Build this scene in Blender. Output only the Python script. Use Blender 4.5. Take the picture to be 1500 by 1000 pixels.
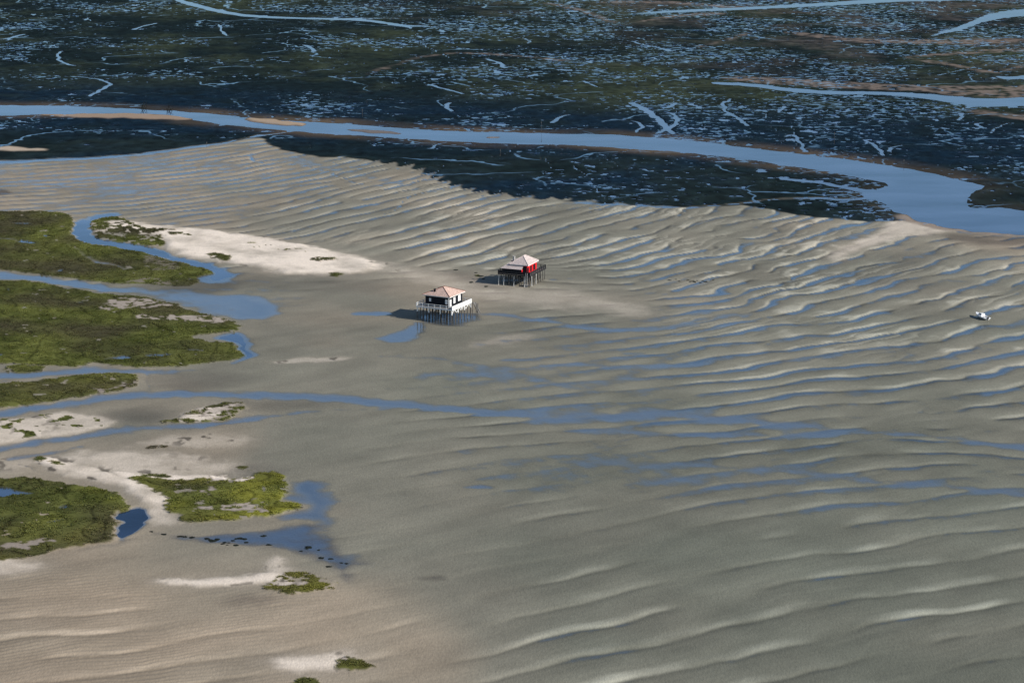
import bpy, math, random
import numpy as np
from mathutils import Vector, Matrix

random.seed(7)
rng = np.random.default_rng(11)
for o in list(bpy.data.objects):
    bpy.data.objects.remove(o)
scene = bpy.context.scene
COL = scene.collection

# ------------------------------------------------------------------ camera
H, PITCH, FPX = 176.0, math.radians(13.7), 3542.0      # metres, tilt below horizon, focal length in 1500-px units
cam_d = bpy.data.cameras.new('camera')
cam_d.sensor_width = 36.0
cam_d.lens = FPX / 1500.0 * 36.0
cam_d.clip_start, cam_d.clip_end = 1.0, 60000.0
cam = bpy.data.objects.new('camera', cam_d)
COL.objects.link(cam)
cam.location = (0, 0, H)
cam.rotation_euler = (math.pi / 2 - PITCH, 0, 0)
scene.camera = cam

# ------------------------------------------------------------------ sky and sun
SUN_EL, SUN_AZ = math.radians(31), math.radians(-25)    # azimuth counted from +X towards +Y
world = bpy.data.worlds.new('World')
scene.world = world
world.use_nodes = True
wn = world.node_tree
sky = wn.nodes.new('ShaderNodeTexSky')
sky.sky_type = 'NISHITA'
sky.sun_disc = False
sky.sun_elevation = SUN_EL
sky.sun_rotation = math.pi / 2 - SUN_AZ
sky.altitude = 100
sky.air_density = 1.0
sky.dust_density = 0.2
sky.ozone_density = 3.0
bg = wn.nodes['Background']
bg.inputs['Strength'].default_value = 0.095
wn.links.new(sky.outputs[0], bg.inputs['Color'])
sun_d = bpy.data.lights.new('sun', 'SUN')
sun_d.energy = 5.0
sun_d.angle = math.radians(0.5)
sun_d.color = (1.0, 0.945, 0.86)
sun = bpy.data.objects.new('sun', sun_d)
COL.objects.link(sun)
to_sun = Vector((math.cos(SUN_EL) * math.cos(SUN_AZ), math.cos(SUN_EL) * math.sin(SUN_AZ), math.sin(SUN_EL)))
sun.rotation_euler = to_sun.to_track_quat('Z', 'Y').to_euler()
scene.view_settings.view_transform = 'Standard'
scene.view_settings.look = 'None'
scene.view_settings.gamma = 1.0
scene.view_settings.exposure = 0.15
scene.view_settings.use_curve_mapping = False

CP, SP = math.cos(PITCH), math.sin(PITCH)

def gp(u, v, z=0.0):
    """ground point (at height z) seen in the direction of photo pixel (u, v)"""
    x = (np.asarray(u, float) - 750) / FPX
    t = (500 - np.asarray(v, float)) / FPX
    dy, dz = CP + t * SP, -SP + t * CP
    k = (z - H) / dz
    return x * k, dy * k

# ------------------------------------------------------------------ materials
def mat(name):
    m = bpy.data.materials.new(name)
    m.use_nodes = True
    nt = m.node_tree
    return m, nt, nt.nodes['Principled BSDF'], nt.links

def nd(nt, t, **kw):
    n = nt.nodes.new(t)
    for k, v in kw.items():
        setattr(n, k, v)
    return n

def simple(name, rgb, rough=0.8, var=0.15, scale=3.0, spec=0.3, stretch=(1, 1, 1)):
    """plain surface with a little blotchy wear"""
    m, nt, p, L = mat(name)
    tc = nd(nt, 'ShaderNodeTexCoord')
    mp = nd(nt, 'ShaderNodeMapping')
    mp.inputs['Scale'].default_value = stretch
    no = nd(nt, 'ShaderNodeTexNoise')
    no.inputs['Scale'].default_value = scale
    no.inputs['Detail'].default_value = 4
    rp = nd(nt, 'ShaderNodeMapRange')
    rp.inputs['From Min'].default_value = 0.3
    rp.inputs['From Max'].default_value = 0.7
    rp.inputs['To Min'].default_value = 1 - var
    rp.inputs['To Max'].default_value = 1 + var
    mx = nd(nt, 'ShaderNodeMix', data_type='RGBA', blend_type='MULTIPLY')
    mx.inputs['Factor'].default_value = 1
    mx.inputs['A'].default_value = (*rgb, 1)
    L.new(tc.outputs['Object'], mp.inputs['Vector'])
    L.new(mp.outputs[0], no.inputs['Vector'])
    L.new(no.outputs['Fac'], rp.inputs['Value'])
    L.new(rp.outputs[0], mx.inputs['B'])
    L.new(mx.outputs['Result'], p.inputs['Base Color'])
    p.inputs['Roughness'].default_value = rough
    p.inputs['Specular IOR Level'].default_value = spec
    return m

def ground_material():
    m, nt, p, L = mat('tidal_ground')
    at = nd(nt, 'ShaderNodeAttribute', attribute_name='Col')
    wt = nd(nt, 'ShaderNodeAttribute', attribute_name='wet')
    ge = nd(nt, 'ShaderNodeNewGeometry')
    n1 = nd(nt, 'ShaderNodeTexNoise'); n1.inputs['Scale'].default_value = 2.2; n1.inputs['Detail'].default_value = 5
    mp = nd(nt, 'ShaderNodeMapping'); mp.inputs['Scale'].default_value = (1.0, 0.4, 1.0)
    L.new(ge.outputs['Position'], mp.inputs['Vector'])
    L.new(mp.outputs[0], n1.inputs['Vector'])
    r1 = nd(nt, 'ShaderNodeMapRange')
    r1.inputs['From Min'].default_value = 0.3; r1.inputs['From Max'].default_value = 0.7
    r1.inputs['To Min'].default_value = 0.9; r1.inputs['To Max'].default_value = 1.1
    L.new(n1.outputs['Fac'], r1.inputs['Value'])
    mx = nd(nt, 'ShaderNodeMix', data_type='RGBA', blend_type='MULTIPLY')
    mx.inputs['Factor'].default_value = 1
    L.new(at.outputs['Color'], mx.inputs['A']); L.new(r1.outputs[0], mx.inputs['B'])
    L.new(mx.outputs['Result'], p.inputs['Base Color'])
    rr = nd(nt, 'ShaderNodeMapRange'); rr.inputs['To Min'].default_value = 0.95; rr.inputs['To Max'].default_value = 0.35
    L.new(wt.outputs['Fac'], rr.inputs['Value']); L.new(rr.outputs[0], p.inputs['Roughness'])
    rs = nd(nt, 'ShaderNodeMapRange'); rs.inputs['To Min'].default_value = 0.03; rs.inputs['To Max'].default_value = 0.5
    L.new(wt.outputs['Fac'], rs.inputs['Value']); L.new(rs.outputs[0], p.inputs['Specular IOR Level'])
    bp = nd(nt, 'ShaderNodeBump'); bp.inputs['Strength'].default_value = 0.5; bp.inputs['Distance'].default_value = 0.13
    n2 = nd(nt, 'ShaderNodeTexNoise'); n2.inputs['Scale'].default_value = 2.6; n2.inputs['Detail'].default_value = 3
    L.new(mp.outputs[0], n2.inputs['Vector'])
    L.new(n2.outputs['Fac'], bp.inputs['Height']); L.new(bp.outputs[0], p.inputs['Normal'])
    # thin film of standing water: mirrors the sky on top of the sand
    fm = nd(nt, 'ShaderNodeAttribute', attribute_name='film')
    fr = nd(nt, 'ShaderNodeFresnel'); fr.inputs['IOR'].default_value = 1.5
    mu = nd(nt, 'ShaderNodeMath', operation='MULTIPLY')
    pw = nd(nt, 'ShaderNodeMath', operation='POWER'); pw.inputs[1].default_value = 0.75
    L.new(fr.outputs[0], pw.inputs[0])
    # countless little pools and veins of the far weed flats, too small to mesh
    gt = nd(nt, 'ShaderNodeAttribute', attribute_name='glint')
    m3 = nd(nt, 'ShaderNodeMapping'); m3.inputs['Scale'].default_value = (0.20, 0.22, 0.0)
    L.new(ge.outputs['Position'], m3.inputs['Vector'])
    n3 = nd(nt, 'ShaderNodeTexNoise'); n3.inputs['Scale'].default_value = 1.0; n3.inputs['Detail'].default_value = 3; n3.inputs['Roughness'].default_value = 0.6
    L.new(m3.outputs[0], n3.inputs['Vector'])
    th = nd(nt, 'ShaderNodeMapRange'); th.inputs['To Min'].default_value = 0.86; th.inputs['To Max'].default_value = 0.545
    L.new(gt.outputs['Fac'], th.inputs['Value'])
    df_ = nd(nt, 'ShaderNodeMath', operation='SUBTRACT'); L.new(n3.outputs['Fac'], df_.inputs[0]); L.new(th.outputs[0], df_.inputs[1])
    g1 = nd(nt, 'ShaderNodeMapRange'); g1.inputs['From Max'].default_value = 0.025
    L.new(df_.outputs[0], g1.inputs['Value'])
    nq = nd(nt, 'ShaderNodeTexNoise'); nq.inputs['Scale'].default_value = 0.02; nq.inputs['Detail'].default_value = 4
    L.new(ge.outputs['Position'], nq.inputs['Vector'])
    wq = nd(nt, 'ShaderNodeVectorMath', operation='MULTIPLY_ADD'); wq.inputs[1].default_value = (70, 70, 0)
    L.new(nq.outputs['Color'], wq.inputs[0]); L.new(ge.outputs['Position'], wq.inputs[2])
    vo = nd(nt, 'ShaderNodeTexVoronoi', feature='DISTANCE_TO_EDGE', voronoi_dimensions='2D'); vo.inputs['Scale'].default_value = 0.016
    L.new(wq.outputs[0], vo.inputs['Vector'])
    g2 = nd(nt, 'ShaderNodeMapRange'); g2.inputs['From Min'].default_value = 0.016; g2.inputs['From Max'].default_value = 0.008
    L.new(vo.outputs['Distance'], g2.inputs['Value'])
    nb_ = nd(nt, 'ShaderNodeMapRange'); nb_.inputs['From Min'].default_value = 0.50; nb_.inputs['From Max'].default_value = 0.58
    L.new(nq.outputs['Fac'], nb_.inputs['Value'])
    gs = nd(nt, 'ShaderNodeMath', operation='GREATER_THAN'); gs.inputs[1].default_value = 0.03; L.new(gt.outputs['Fac'], gs.inputs[0])
    v2 = nd(nt, 'ShaderNodeMath', operation='MULTIPLY'); L.new(g2.outputs[0], v2.inputs[0]); L.new(nb_.outputs[0], v2.inputs[1])
    v3 = nd(nt, 'ShaderNodeMath', operation='MAXIMUM'); L.new(v2.outputs[0], v3.inputs[0]); L.new(g1.outputs[0], v3.inputs[1])
    v4 = nd(nt, 'ShaderNodeMath', operation='MULTIPLY'); L.new(v3.outputs[0], v4.inputs[0]); L.new(gs.outputs[0], v4.inputs[1])
    v5 = nd(nt, 'ShaderNodeMath', operation='MAXIMUM'); L.new(v4.outputs[0], v5.inputs[0]); L.new(fm.outputs['Fac'], v5.inputs[1])
    L.new(v5.outputs[0], mu.inputs[0]); L.new(pw.outputs[0], mu.inputs[1])
    gl = nd(nt, 'ShaderNodeBsdfGlossy'); gl.inputs['Roughness'].default_value = 0.08
    cz = nd(nt, 'ShaderNodeCombineXYZ'); cz.inputs[2].default_value = 1.0
    L.new(cz.outputs[0], gl.inputs['Normal']); L.new(cz.outputs[0], fr.inputs['Normal'])
    gl.inputs['Color'].default_value = (0.70, 0.86, 1.0, 1)
    ms = nd(nt, 'ShaderNodeMixShader')
    L.new(mu.outputs[0], ms.inputs['Fac']); L.new(p.outputs[0], ms.inputs[1]); L.new(gl.outputs[0], ms.inputs[2])
    L.new(ms.outputs[0], nt.nodes['Material Output'].inputs['Surface'])
    return m

def water_material(name='sea_water', silt=0.5, ior=1.6):
    m, nt, p, L = mat(name)
    nt.nodes.remove(p)
    out = nt.nodes['Material Output']
    ge = nd(nt, 'ShaderNodeNewGeometry')
    n = nd(nt, 'ShaderNodeTexNoise'); n.inputs['Scale'].default_value = 0.6; n.inputs['Detail'].default_value = 4
    L.new(ge.outputs['Position'], n.inputs['Vector'])
    bp = nd(nt, 'ShaderNodeBump'); bp.inputs['Strength'].default_value = 0.16; bp.inputs['Distance'].default_value = 0.05
    L.new(n.outputs['Fac'], bp.inputs['Height'])
    # breeze: smooth slicks among ruffled water
    nw = nd(nt, 'ShaderNodeTexNoise'); nw.inputs['Scale'].default_value = 0.045; nw.inputs['Detail'].default_value = 5
    mw = nd(nt, 'ShaderNodeMapping'); mw.inputs['Scale'].default_value = (0.5, 1.2, 1)
    L.new(ge.outputs['Position'], mw.inputs['Vector']); L.new(mw.outputs[0], nw.inputs['Vector'])
    rw_ = nd(nt, 'ShaderNodeMapRange'); rw_.inputs['From Min'].default_value = 0.38; rw_.inputs['From Max'].default_value = 0.62
    rw_.inputs['To Min'].default_value = 0.02; rw_.inputs['To Max'].default_value = 0.16
    L.new(nw.outputs['Fac'], rw_.inputs['Value'])
    fr = nd(nt, 'ShaderNodeFresnel'); fr.inputs['IOR'].default_value = ior
    L.new(bp.outputs[0], fr.inputs['Normal'])
    gl = nd(nt, 'ShaderNodeBsdfGlossy')
    L.new(rw_.outputs[0], gl.inputs['Roughness'])
    gl.inputs['Color'].default_value = (0.76, 0.89, 1.0, 1)
    L.new(bp.outputs[0], gl.inputs['Normal'])
    tr = nd(nt, 'ShaderNodeBsdfTransparent'); tr.inputs['Color'].default_value = (0.75, 0.87, 0.93, 1)
    df = nd(nt, 'ShaderNodeBsdfDiffuse'); df.inputs['Color'].default_value = (0.115, 0.175, 0.30, 1)   # silt in the water
    mb = nd(nt, 'ShaderNodeMixShader'); sv = nd(nt, 'ShaderNodeMapRange'); sv.inputs['From Min'].default_value = 0.35; sv.inputs['From Max'].default_value = 0.65
    sv.inputs['To Min'].default_value = silt * .5; sv.inputs['To Max'].default_value = silt * 1.35
    L.new(nw.outputs['Fac'], sv.inputs['Value']); L.new(sv.outputs[0], mb.inputs['Fac'])
    L.new(tr.outputs[0], mb.inputs[1]); L.new(df.outputs[0], mb.inputs[2])
    ms = nd(nt, 'ShaderNodeMixShader')
    pw = nd(nt, 'ShaderNodeMath', operation='POWER'); pw.inputs[1].default_value = 0.85
    L.new(fr.outputs[0], pw.inputs[0])
    L.new(pw.outputs[0], ms.inputs['Fac']); L.new(mb.outputs[0], ms.inputs[1]); L.new(gl.outputs[0], ms.inputs[2])
    L.new(ms.outputs[0], out.inputs['Surface'])
    return m

def leaf_material():
    m, nt, p, L = mat('marsh_leaf')
    at = nd(nt, 'ShaderNodeAttribute', attribute_name='Col')
    L.new(at.outputs['Color'], p.inputs['Base Color'])
    p.inputs['Roughness'].default_value = 0.75
    p.inputs['Specular IOR Level'].default_value = 0.15
    out = nt.nodes['Material Output']
    tl = nd(nt, 'ShaderNodeBsdfTranslucent')
    L.new(at.outputs['Color'], tl.inputs['Color'])
    ms = nd(nt, 'ShaderNodeMixShader'); ms.inputs['Fac'].default_value = 0.3
    L.new(p.outputs[0], ms.inputs[1]); L.new(tl.outputs[0], ms.inputs[2])
    L.new(ms.outputs[0], out.inputs['Surface'])
    return m

M_GROUND, M_WATER, M_LEAF = ground_material(), water_material(), leaf_material()
M_CLEAR = water_material('clear_deep_water', 0.12, 1.25)

# ------------------------------------------------------------------ noise
def _hash(ix, iy, seed):
    h = (ix.astype(np.int64) * 374761393 + iy.astype(np.int64) * 668265263 + seed * 1442695041) & 0xFFFFFFFF
    h = ((h ^ (h >> 13)) * 1274126177) & 0xFFFFFFFF
    return (h ^ (h >> 16)) & 0xFFFF

_GA = np.cos(np.arange(65536) * 2 * np.pi / 65536).astype(np.float32)
_GB = np.sin(np.arange(65536) * 2 * np.pi / 65536).astype(np.float32)

def noise(x, y, seed=0):
    """gradient noise, about -1..1"""
    fx, fy = np.floor(x), np.floor(y)
    dx, dy = (x - fx).astype(np.float32), (y - fy).astype(np.float32)
    sx = dx * dx * dx * (dx * (dx * 6 - 15) + 10)
    sy = dy * dy * dy * (dy * (dy * 6 - 15) + 10)
    def g(i, j):
        h = _hash(fx + i, fy + j, seed)
        return _GA[h] * (dx - i) + _GB[h] * (dy - j)
    a = g(0, 0); b = g(1, 0); c = g(0, 1); d = g(1, 1)
    top = a + (b - a) * sx
    return (top + (c + (d - c) * sx - top) * sy) * 1.45

def fbm(x, y, wl, octs=3, seed=0, gain=0.5):
    s, a = 0, 1.0
    for k in range(octs):
        s = s + a * noise(x / wl, y / wl, seed + 17 * k)
        wl *= 0.5
        a *= gain
    return s

def sst(a, b, x):
    t = np.clip((x - a) / (b - a), 0, 1)
    return t * t * (3 - 2 * t)

# ------------------------------------------------------------------ terrain grid (rows closer together far away)
def axis(a, b, n, lo, hi, nlo, nhi):
    core = np.linspace(a, b, n)
    q = np.linspace(0, 1, nlo + 1)[1:] ** 1.8
    left = (a + (lo - a) * q)[::-1]
    q = np.linspace(0, 1, nhi + 1)[1:] ** 1.8
    return np.concatenate([left, core, b + (hi - b) * q])

U = axis(-130, 1630, 940, -2600, 4100, 26, 26)
V = np.concatenate([
    np.linspace(-356, -45, 30)[:-1], np.linspace(-45, 225, 540)[:-1], np.linspace(225, 1050, 740), np.linspace(1060, 1900, 24)])
NU, NV = len(U), len(V)
tv = (500 - V) / FPX
KV = H / (SP - tv * CP)                                    # depth along the view axis of each row
YROW = (CP + tv * SP) * KV
X = ((U[None, :] - 750) / FPX * KV[:, None])
Y = np.repeat(YROW[:, None], NU, 1)
UU = np.repeat(U[None, :], NV, 0)
VV = np.repeat(V[:, None], NU, 1)

# half-resolution lattice for outlines
Hr = np.unique(np.append(np.arange(0, NV, 2), NV - 1))
Hc = np.unique(np.append(np.arange(0, NU, 2), NU - 1))
wx = 1.3 * noise(X / 11, Y / 11, 3) + 0.6 * noise(X / 3.7, Y / 3.7, 4)
wy = 1.7 * noise(X / 11, Y / 11, 5) + 0.8 * noise(X / 3.7, Y / 3.7, 6)
XW, YW = X + wx, Y + wy
xh, yh = XW[np.ix_(Hr, Hc)], YW[np.ix_(Hr, Hc)]

def chaikin(p, n=1, closed=True):
    p = np.asarray(p, float)
    for _ in range(n):
        q = np.roll(p, -1, 0) if closed else p[1:]
        b = p if closed else p[:-1]
        new = np.stack([0.75 * b + 0.25 * q, 0.25 * b + 0.75 * q], 1).reshape(-1, 2)
        p = new if closed else np.concatenate([p[:1], new, p[-1:]])
    return p

def sdf(pts, smooth=1, reach=30.0, closed=True):
    """signed distance in metres (negative inside); returns the window of the terrain grid it covers and the values there"""
    p = chaikin(np.asarray(pts, float), smooth, closed)
    gx, gy = gp(p[:, 0], p[:, 1])
    p = np.stack([gx, gy], 1)
    m = (xh > p[:, 0].min() - reach) & (xh < p[:, 0].max() + reach) & (yh > p[:, 1].min() - reach) & (yh < p[:, 1].max() + reach)
    rr = np.nonzero(m.any(1))[0]; cc = np.nonzero(m.any(0))[0]
    if len(rr) < 2 or len(cc) < 2:
        rr, cc = np.array([0, 1]), np.array([0, 1])
    ra, rb, ca, cb = rr[0], min(rr[-1] + 1, len(Hr) - 1), cc[0], min(cc[-1] + 1, len(Hc) - 1)
    x, y = xh[ra:rb + 1, ca:cb + 1], yh[ra:rb + 1, ca:cb + 1]
    d2 = np.full(x.shape, reach * reach)
    ins = np.zeros(x.shape, bool)
    n = len(p)
    for k in range(n if closed else n - 1):
        ax, ay = p[k]
        bx, by = p[(k + 1) % n]
        ex, ey = bx - ax, by - ay
        ll = ex * ex + ey * ey + 1e-9
        t = np.clip(((x - ax) * ex + (y - ay) * ey) / ll, 0, 1)
        d2 = np.minimum(d2, (x - ax - t * ex) ** 2 + (y - ay - t * ey) ** 2)
        if closed and ay != by:
            ins ^= ((ay > y) != (by > y)) & (x < ex * (y - ay) / (by - ay) + ax)
    d = np.sqrt(d2)
    d = np.where(ins, -d, d)
    # back to full resolution inside the window
    R = np.arange(Hr[ra], Hr[rb] + 1); C = np.arange(Hc[ca], Hc[cb] + 1)
    hr, hc = Hr[ra:rb + 1], Hc[ca:cb + 1]
    i = np.clip(np.searchsorted(hr, R, 'right') - 1, 0, len(hr) - 2)
    fi = ((R - hr[i]) / (hr[i + 1] - hr[i]))[:, None]
    d = d[i] * (1 - fi) + d[i + 1] * fi
    j = np.clip(np.searchsorted(hc, C, 'right') - 1, 0, len(hc) - 2)
    fj = ((C - hc[j]) / (hc[j + 1] - hc[j]))[None, :]
    d = d[:, j] * (1 - fj) + d[:, j + 1] * fj
    return np.s_[R[0]:R[-1] + 1, C[0]:C[-1] + 1], d

def band(pts):
    """river drawn as (u, v, thickness in photo rows)"""
    p = np.asarray(pts, float)
    return np.concatenate([np.stack([p[:, 0], p[:, 1] - p[:, 2] / 2], 1), np.stack([p[:, 0], p[:, 1] + p[:, 2] / 2], 1)[::-1]])

# ------------------------------------------------------------------ sand flats: control points
# u, v, crest slope in the photo, crest spacing m, crest height m, mean level m, tint (0 green grey .. 1 tan)
CTRL = np.array([
    (50, 280, .04, 8, .06, .045, .75), (150, 250, .08, 8, .06, .045, .75), (260, 240, .14, 8, .07, .04, .75), (250, 290, .10, 8, .10, .035, .7),
    (-100, 280, .04, 8, .06, .05, .7), (100, 300, .05, 8, .06, .04, .7),
    (380, 250, .18, 8, .12, .05, .65), (450, 300, .28, 8.5, .17, .065, .6), (550, 260, .22, 8, .16, .06, .6), (600, 310, .30, 8.5, .22, .085, .55),
    (700, 330, .33, 9, .24, .085, .5), (560, 350, .30, 9, .22, .12, .5), (800, 300, .22, 8.5, .18, .08, .5), (850, 350, .36, 9, .24, .08, .45),
    (450, 340, .25, 9, .16, .09, .5), (660, 375, .33, 10, .24, .14, .5), (300, 310, .12, 8, .1, .04, .6),
    (950, 330, .35, 9, .25, .085, .45), (950, 400, .28, 9, .22, .06, .4), (1050, 330, .35, 9, .25, .085, .45), (1050, 400, .33, 9, .24, .06, .4),
    (1150, 350, .38, 9, .26, .085, .45), (1250, 360, .33, 9, .24, .085, .45), (1350, 370, .28, 9, .2, .07, .5), (1450, 360, .12, 9, .12, .09, .7),
    (1450, 430, .33, 10, .24, .06, .4), (1350, 430, .33, 10, .24, .06, .4), (1250, 430, .3, 10, .24, .06, .4), (1150, 430, .3, 9.5, .24, .06, .4),
    (1100, 500, .18, 10, .22, .04, .35), (1250, 500, .22, 10, .24, .06, .35), (1400, 500, .28, 11, .24, .05, .35), (1000, 510, .13, 10, .15, .01, .3),
    (900, 480, .08, 10, .08, .045, .4), (800, 500, .08, 10, .05, .07, .45), (1100, 570, .13, 11, .13, .04, .25), (1300, 560, .16, 11, .22, .07, .3),
    (1450, 580, .23, 11, .22, .06, .3), (1200, 600, .06, 11, .1, .06, .2), (700, 560, .04, 10, .04, .04, .3), (900, 560, .05, 10, .07, .015, .2),
    (1600, 500, .25, 11, .22, .05, .3), (1600, 700, -.03, 11, .14, .06, .2), (1600, 900, .2, 12, .15, .08, .1),
    (1000, 650, .02, 10, .11, .075, .2), (1300, 670, -.03, 10, .15, .08, .2), (1450, 690, -.06, 10, .15, .08, .2), (800, 650, .05, 10, .08, .08, .25),
    (600, 640, .08, 10, .05, .1, .3), (500, 630, .05, 10, .02, .14, .35), (450, 490, .0, 10, .02, .11, .55), (450, 540, .0, 10, .02, .10, .35),
    (380, 440, .0, 10, .02, .04, .5), (600, 430, .0, 10, .02, .16, .7), (850, 430, -.10, 9, .08, .13, .6), (520, 440, 0, 10, .015, .12, .5),
    (600, 700, .18, 11, .07, .08, .3), (800, 700, .12, 10, .05, .03, .15), (1000, 700, .12, 10, .07, .012, .1), (1200, 710, .12, 10, .09, .02, .1),
    (1400, 745, .15, 11, .12, .05, .1), (600, 800, .13, 12, .04, .1, .5), (800, 800, .18, 12, .06, .1, .2), (1000, 800, .20, 12, .08, .09, .08),
    (1200, 800, .21, 12, .13, .085, .05), (1400, 820, .17, 12, .07, .08, .05), (700, 900, .23, 12, .10, .11, .35), (900, 920, .24, 12, .16, .1, .15),
    (1100, 900, .23, 12, .17, .1, .05), (1300, 920, .20, 12, .17, .09, .02), (1450, 950, .20, 12, .15, .09, .0), (600, 950, .19, 11, .1, .13, .75),
    (450, 900, .10, 11, .03, .2, .9), (300, 950, .13, 10, .17, .24, .95), (100, 940, .10, 10, .20, .26, 1.0), (100, 870, .03, 10, .05, .25, 1.0),
    (300, 870, .05, 10, .02, .12, .7), (400, 700, .0, 10, .02, .15, .5), (300, 670, 0, 10, .02, .2, .8), (-100, 940, .1, 10, .1, .26, 1.0), (300, 1100, .13, 10, .1, .24, 1.0),
    (1000, 1100, .22, 12, .16, .1, .1), (100, 600, 0, 10, .02, .1, .7), (300, 610, 0, 10, .02, .1, .6), (250, 560, 0, 10, .02, .1, .5)])
cu, cv, cs = CTRL[:, 0], CTRL[:, 1], CTRL[:, 2]
g0x, g0y = gp(cu, cv); g1x, g1y = gp(cu + 10, cv - 10 * cs)
crest = np.arctan2(g1y - g0y, g1x - g0x)
PARAM = np.column_stack([np.cos(crest), np.sin(crest), CTRL[:, 3], CTRL[:, 4], CTRL[:, 5], CTRL[:, 6]])
# interpolate on a plan raster of 4 m cells
RX0, RX1, RY0, RY1 = -320, 320, 400, 1130
cx4, cy4 = np.arange(RX0, RX1 + 1, 4.0), np.arange(RY0, RY1 + 1, 4.0)
CX4, CY4 = np.meshgrid(cx4, cy4)
num = np.zeros(CX4.shape + (6,)); den = np.zeros(CX4.shape)
for k in range(len(CTRL)):
    w = 1.0 / (((CX4 - g0x[k]) / 1.0) ** 2 + ((CY4 - g0y[k]) / 1.8) ** 2 + 60.0) ** 1.6
    num += w[..., None] * PARAM[k]
    den += w
FIELD = num / den[..., None]

def bil(F, x0, y0, st, x, y):
    fx = np.clip((x - x0) / st, 0, F.shape[1] - 1.001); fy = np.clip((y - y0) / st, 0, F.shape[0] - 1.001)
    i = fx.astype(int); j = fy.astype(int); a = fx - i; b = fy - j
    if F.ndim == 3:
        a = a[..., None]; b = b[..., None]
    return (F[j, i] * (1 - a) + F[j, i + 1] * a) * (1 - b) + (F[j + 1, i] * (1 - a) + F[j + 1, i + 1] * a) * b

# large sand waves: overlapping wave packets laid with coherent phase
def packets(step, lf0, lf1, turn, jit, width):
    W = np.zeros((RY1 - RY0 + 1, RX1 - RX0 + 1), complex)
    A = np.zeros(W.shape)
    for y in np.arange(RY0, RY1, step):
        for x in np.arange(RX0, RX1, step):
            if abs(x) > 0.25 * y + 40:
                continue
            x += rng.uniform(-.28, .28) * step; yy = y + rng.uniform(-.28, .28) * step
            i, j = int(min(max((x - RX0) / 4, 0), FIELD.shape[1] - 1)), int(min(max((yy - RY0) / 4, 0), FIELD.shape[0] - 1))
            f = FIELD[j, i]
            th = math.atan2(f[1], f[0]) + turn + rng.normal(0, jit)
            lam = f[2] * rng.uniform(lf0, lf1)
            nx, ny = math.sin(th), -math.cos(th)
            sg = lam * width
            R = int(sg * 2.4)
            i0, i1 = max(0, int(x - RX0) - R), min(W.shape[1], int(x - RX0) + R + 1)
            j0, j1 = max(0, int(yy - RY0) - R), min(W.shape[0], int(yy - RY0) + R + 1)
            if i1 - i0 < 2 or j1 - j0 < 2:
                continue
            dx = (np.arange(i0, i1) + RX0 - x)[None, :]; dy = (np.arange(j0, j1) + RY0 - yy)[:, None]
            c = W[min(max(int(yy - RY0), 0), W.shape[0] - 1), min(max(int(x - RX0), 0), W.shape[1] - 1)]
            ph = np.angle(c) + rng.normal(0, 0.22) if abs(c) > 0.15 else rng.uniform(0, 6.28)
            gx = np.exp(-dx * dx / (2 * sg * sg)); gy = np.exp(-dy * dy / (2 * sg * sg))
            k = 2 * np.pi / lam
            W[j0:j1, i0:i1] += (gx * np.exp(1j * k * nx * dx)) * (gy * np.exp(1j * (k * ny * dy + ph)))
            A[j0:j1, i0:i1] += gx * gy
    return W, A
W, A = packets(7.0, 0.88, 1.30, 0.0, 0.17, 1.0)
W2, A2_ = packets(4.5, 0.40, 0.62, 0.12, 0.22, 1.0)

PXF = bil(FIELD, RX0, RY0, 4.0, X, Y)
wild = sst(820, 1150, UU) * sst(620, 480, VV)              # broken, braided bars on the right-hand flats
dw = 1.6 + 3.2 * wild
WV = bil(W, RX0, RY0, 1.0, X + dw * noise(X / 27, Y / 27, 24) + (0.8 + wild) * noise(X / 8, Y / 8, 21), Y + dw * noise(X / 27, Y / 27, 25) + (0.8 + wild) * noise(X / 8, Y / 8, 22))
AV = bil(A, RX0, RY0, 1.0, X, Y)
t = (np.angle(WV) / (2 * np.pi) + 0.10 * noise(X / 24, Y / 24, 23)) % 1.0
coh = np.clip(np.abs(WV) / (AV + 1e-3), 0, 1)
TC = 0.83
up = np.clip(t / TC, 0, 1)
dn = np.clip((t - TC) / (1 - TC), 0, 1)
prof = np.where(t < TC, np.sin(up * np.pi / 2) ** 1.15, 1 - dn * dn * (3 - 2 * dn))
t2 = (np.angle(bil(W2, RX0, RY0, 1.0, X + 1.2 * noise(X / 9, Y / 9, 26), Y + 1.2 * noise(X / 9, Y / 9, 27))) / (2 * np.pi)) % 1.0
u2 = np.clip(t2 / .8, 0, 1); d2_ = np.clip((t2 - .8) / .2, 0, 1)
prof2 = np.where(t2 < .8, np.sin(u2 * np.pi / 2), 1 - d2_ ** 1.4)
ampn = np.clip(0.85 + 0.75 * fbm(X, Y, 55, 2, 31) + 0.7 * noise((0.55 * X + 0.83 * Y) / 34, (0.83 * X - 0.55 * Y) / 9, 35), 0.12, 2.0) * (1 + 0.5 * wild * noise(X / 17, Y / 17, 36))
AMP = 1.5 * PXF[..., 3] * (1 - .04 * sst(650, 760, VV) * sst(500, 600, UU)) * ampn * sst(0.15, 0.55, coh)
LEVEL = PXF[..., 4]
TINT = np.clip(PXF[..., 5] + 0.18 * fbm(X, Y, 45, 2, 41), 0, 1)
low = fbm(X, Y, 38, 3, 51)
LEVEL = LEVEL + 0.035 * sst(700, 790, VV) * sst(400, 600, UU) - 0.034 * sst(330, 250, VV) * sst(560, 300, UU)
feather = fbm(X + .3 * Y, Y * .55, 4.5, 3, 58, .65)
z = LEVEL + AMP * (prof - 0.36 - 0.06 * wild) + (0.028 + 0.04 * wild) * low + 0.012 * fbm(X, Y, 6, 2, 57)
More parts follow.
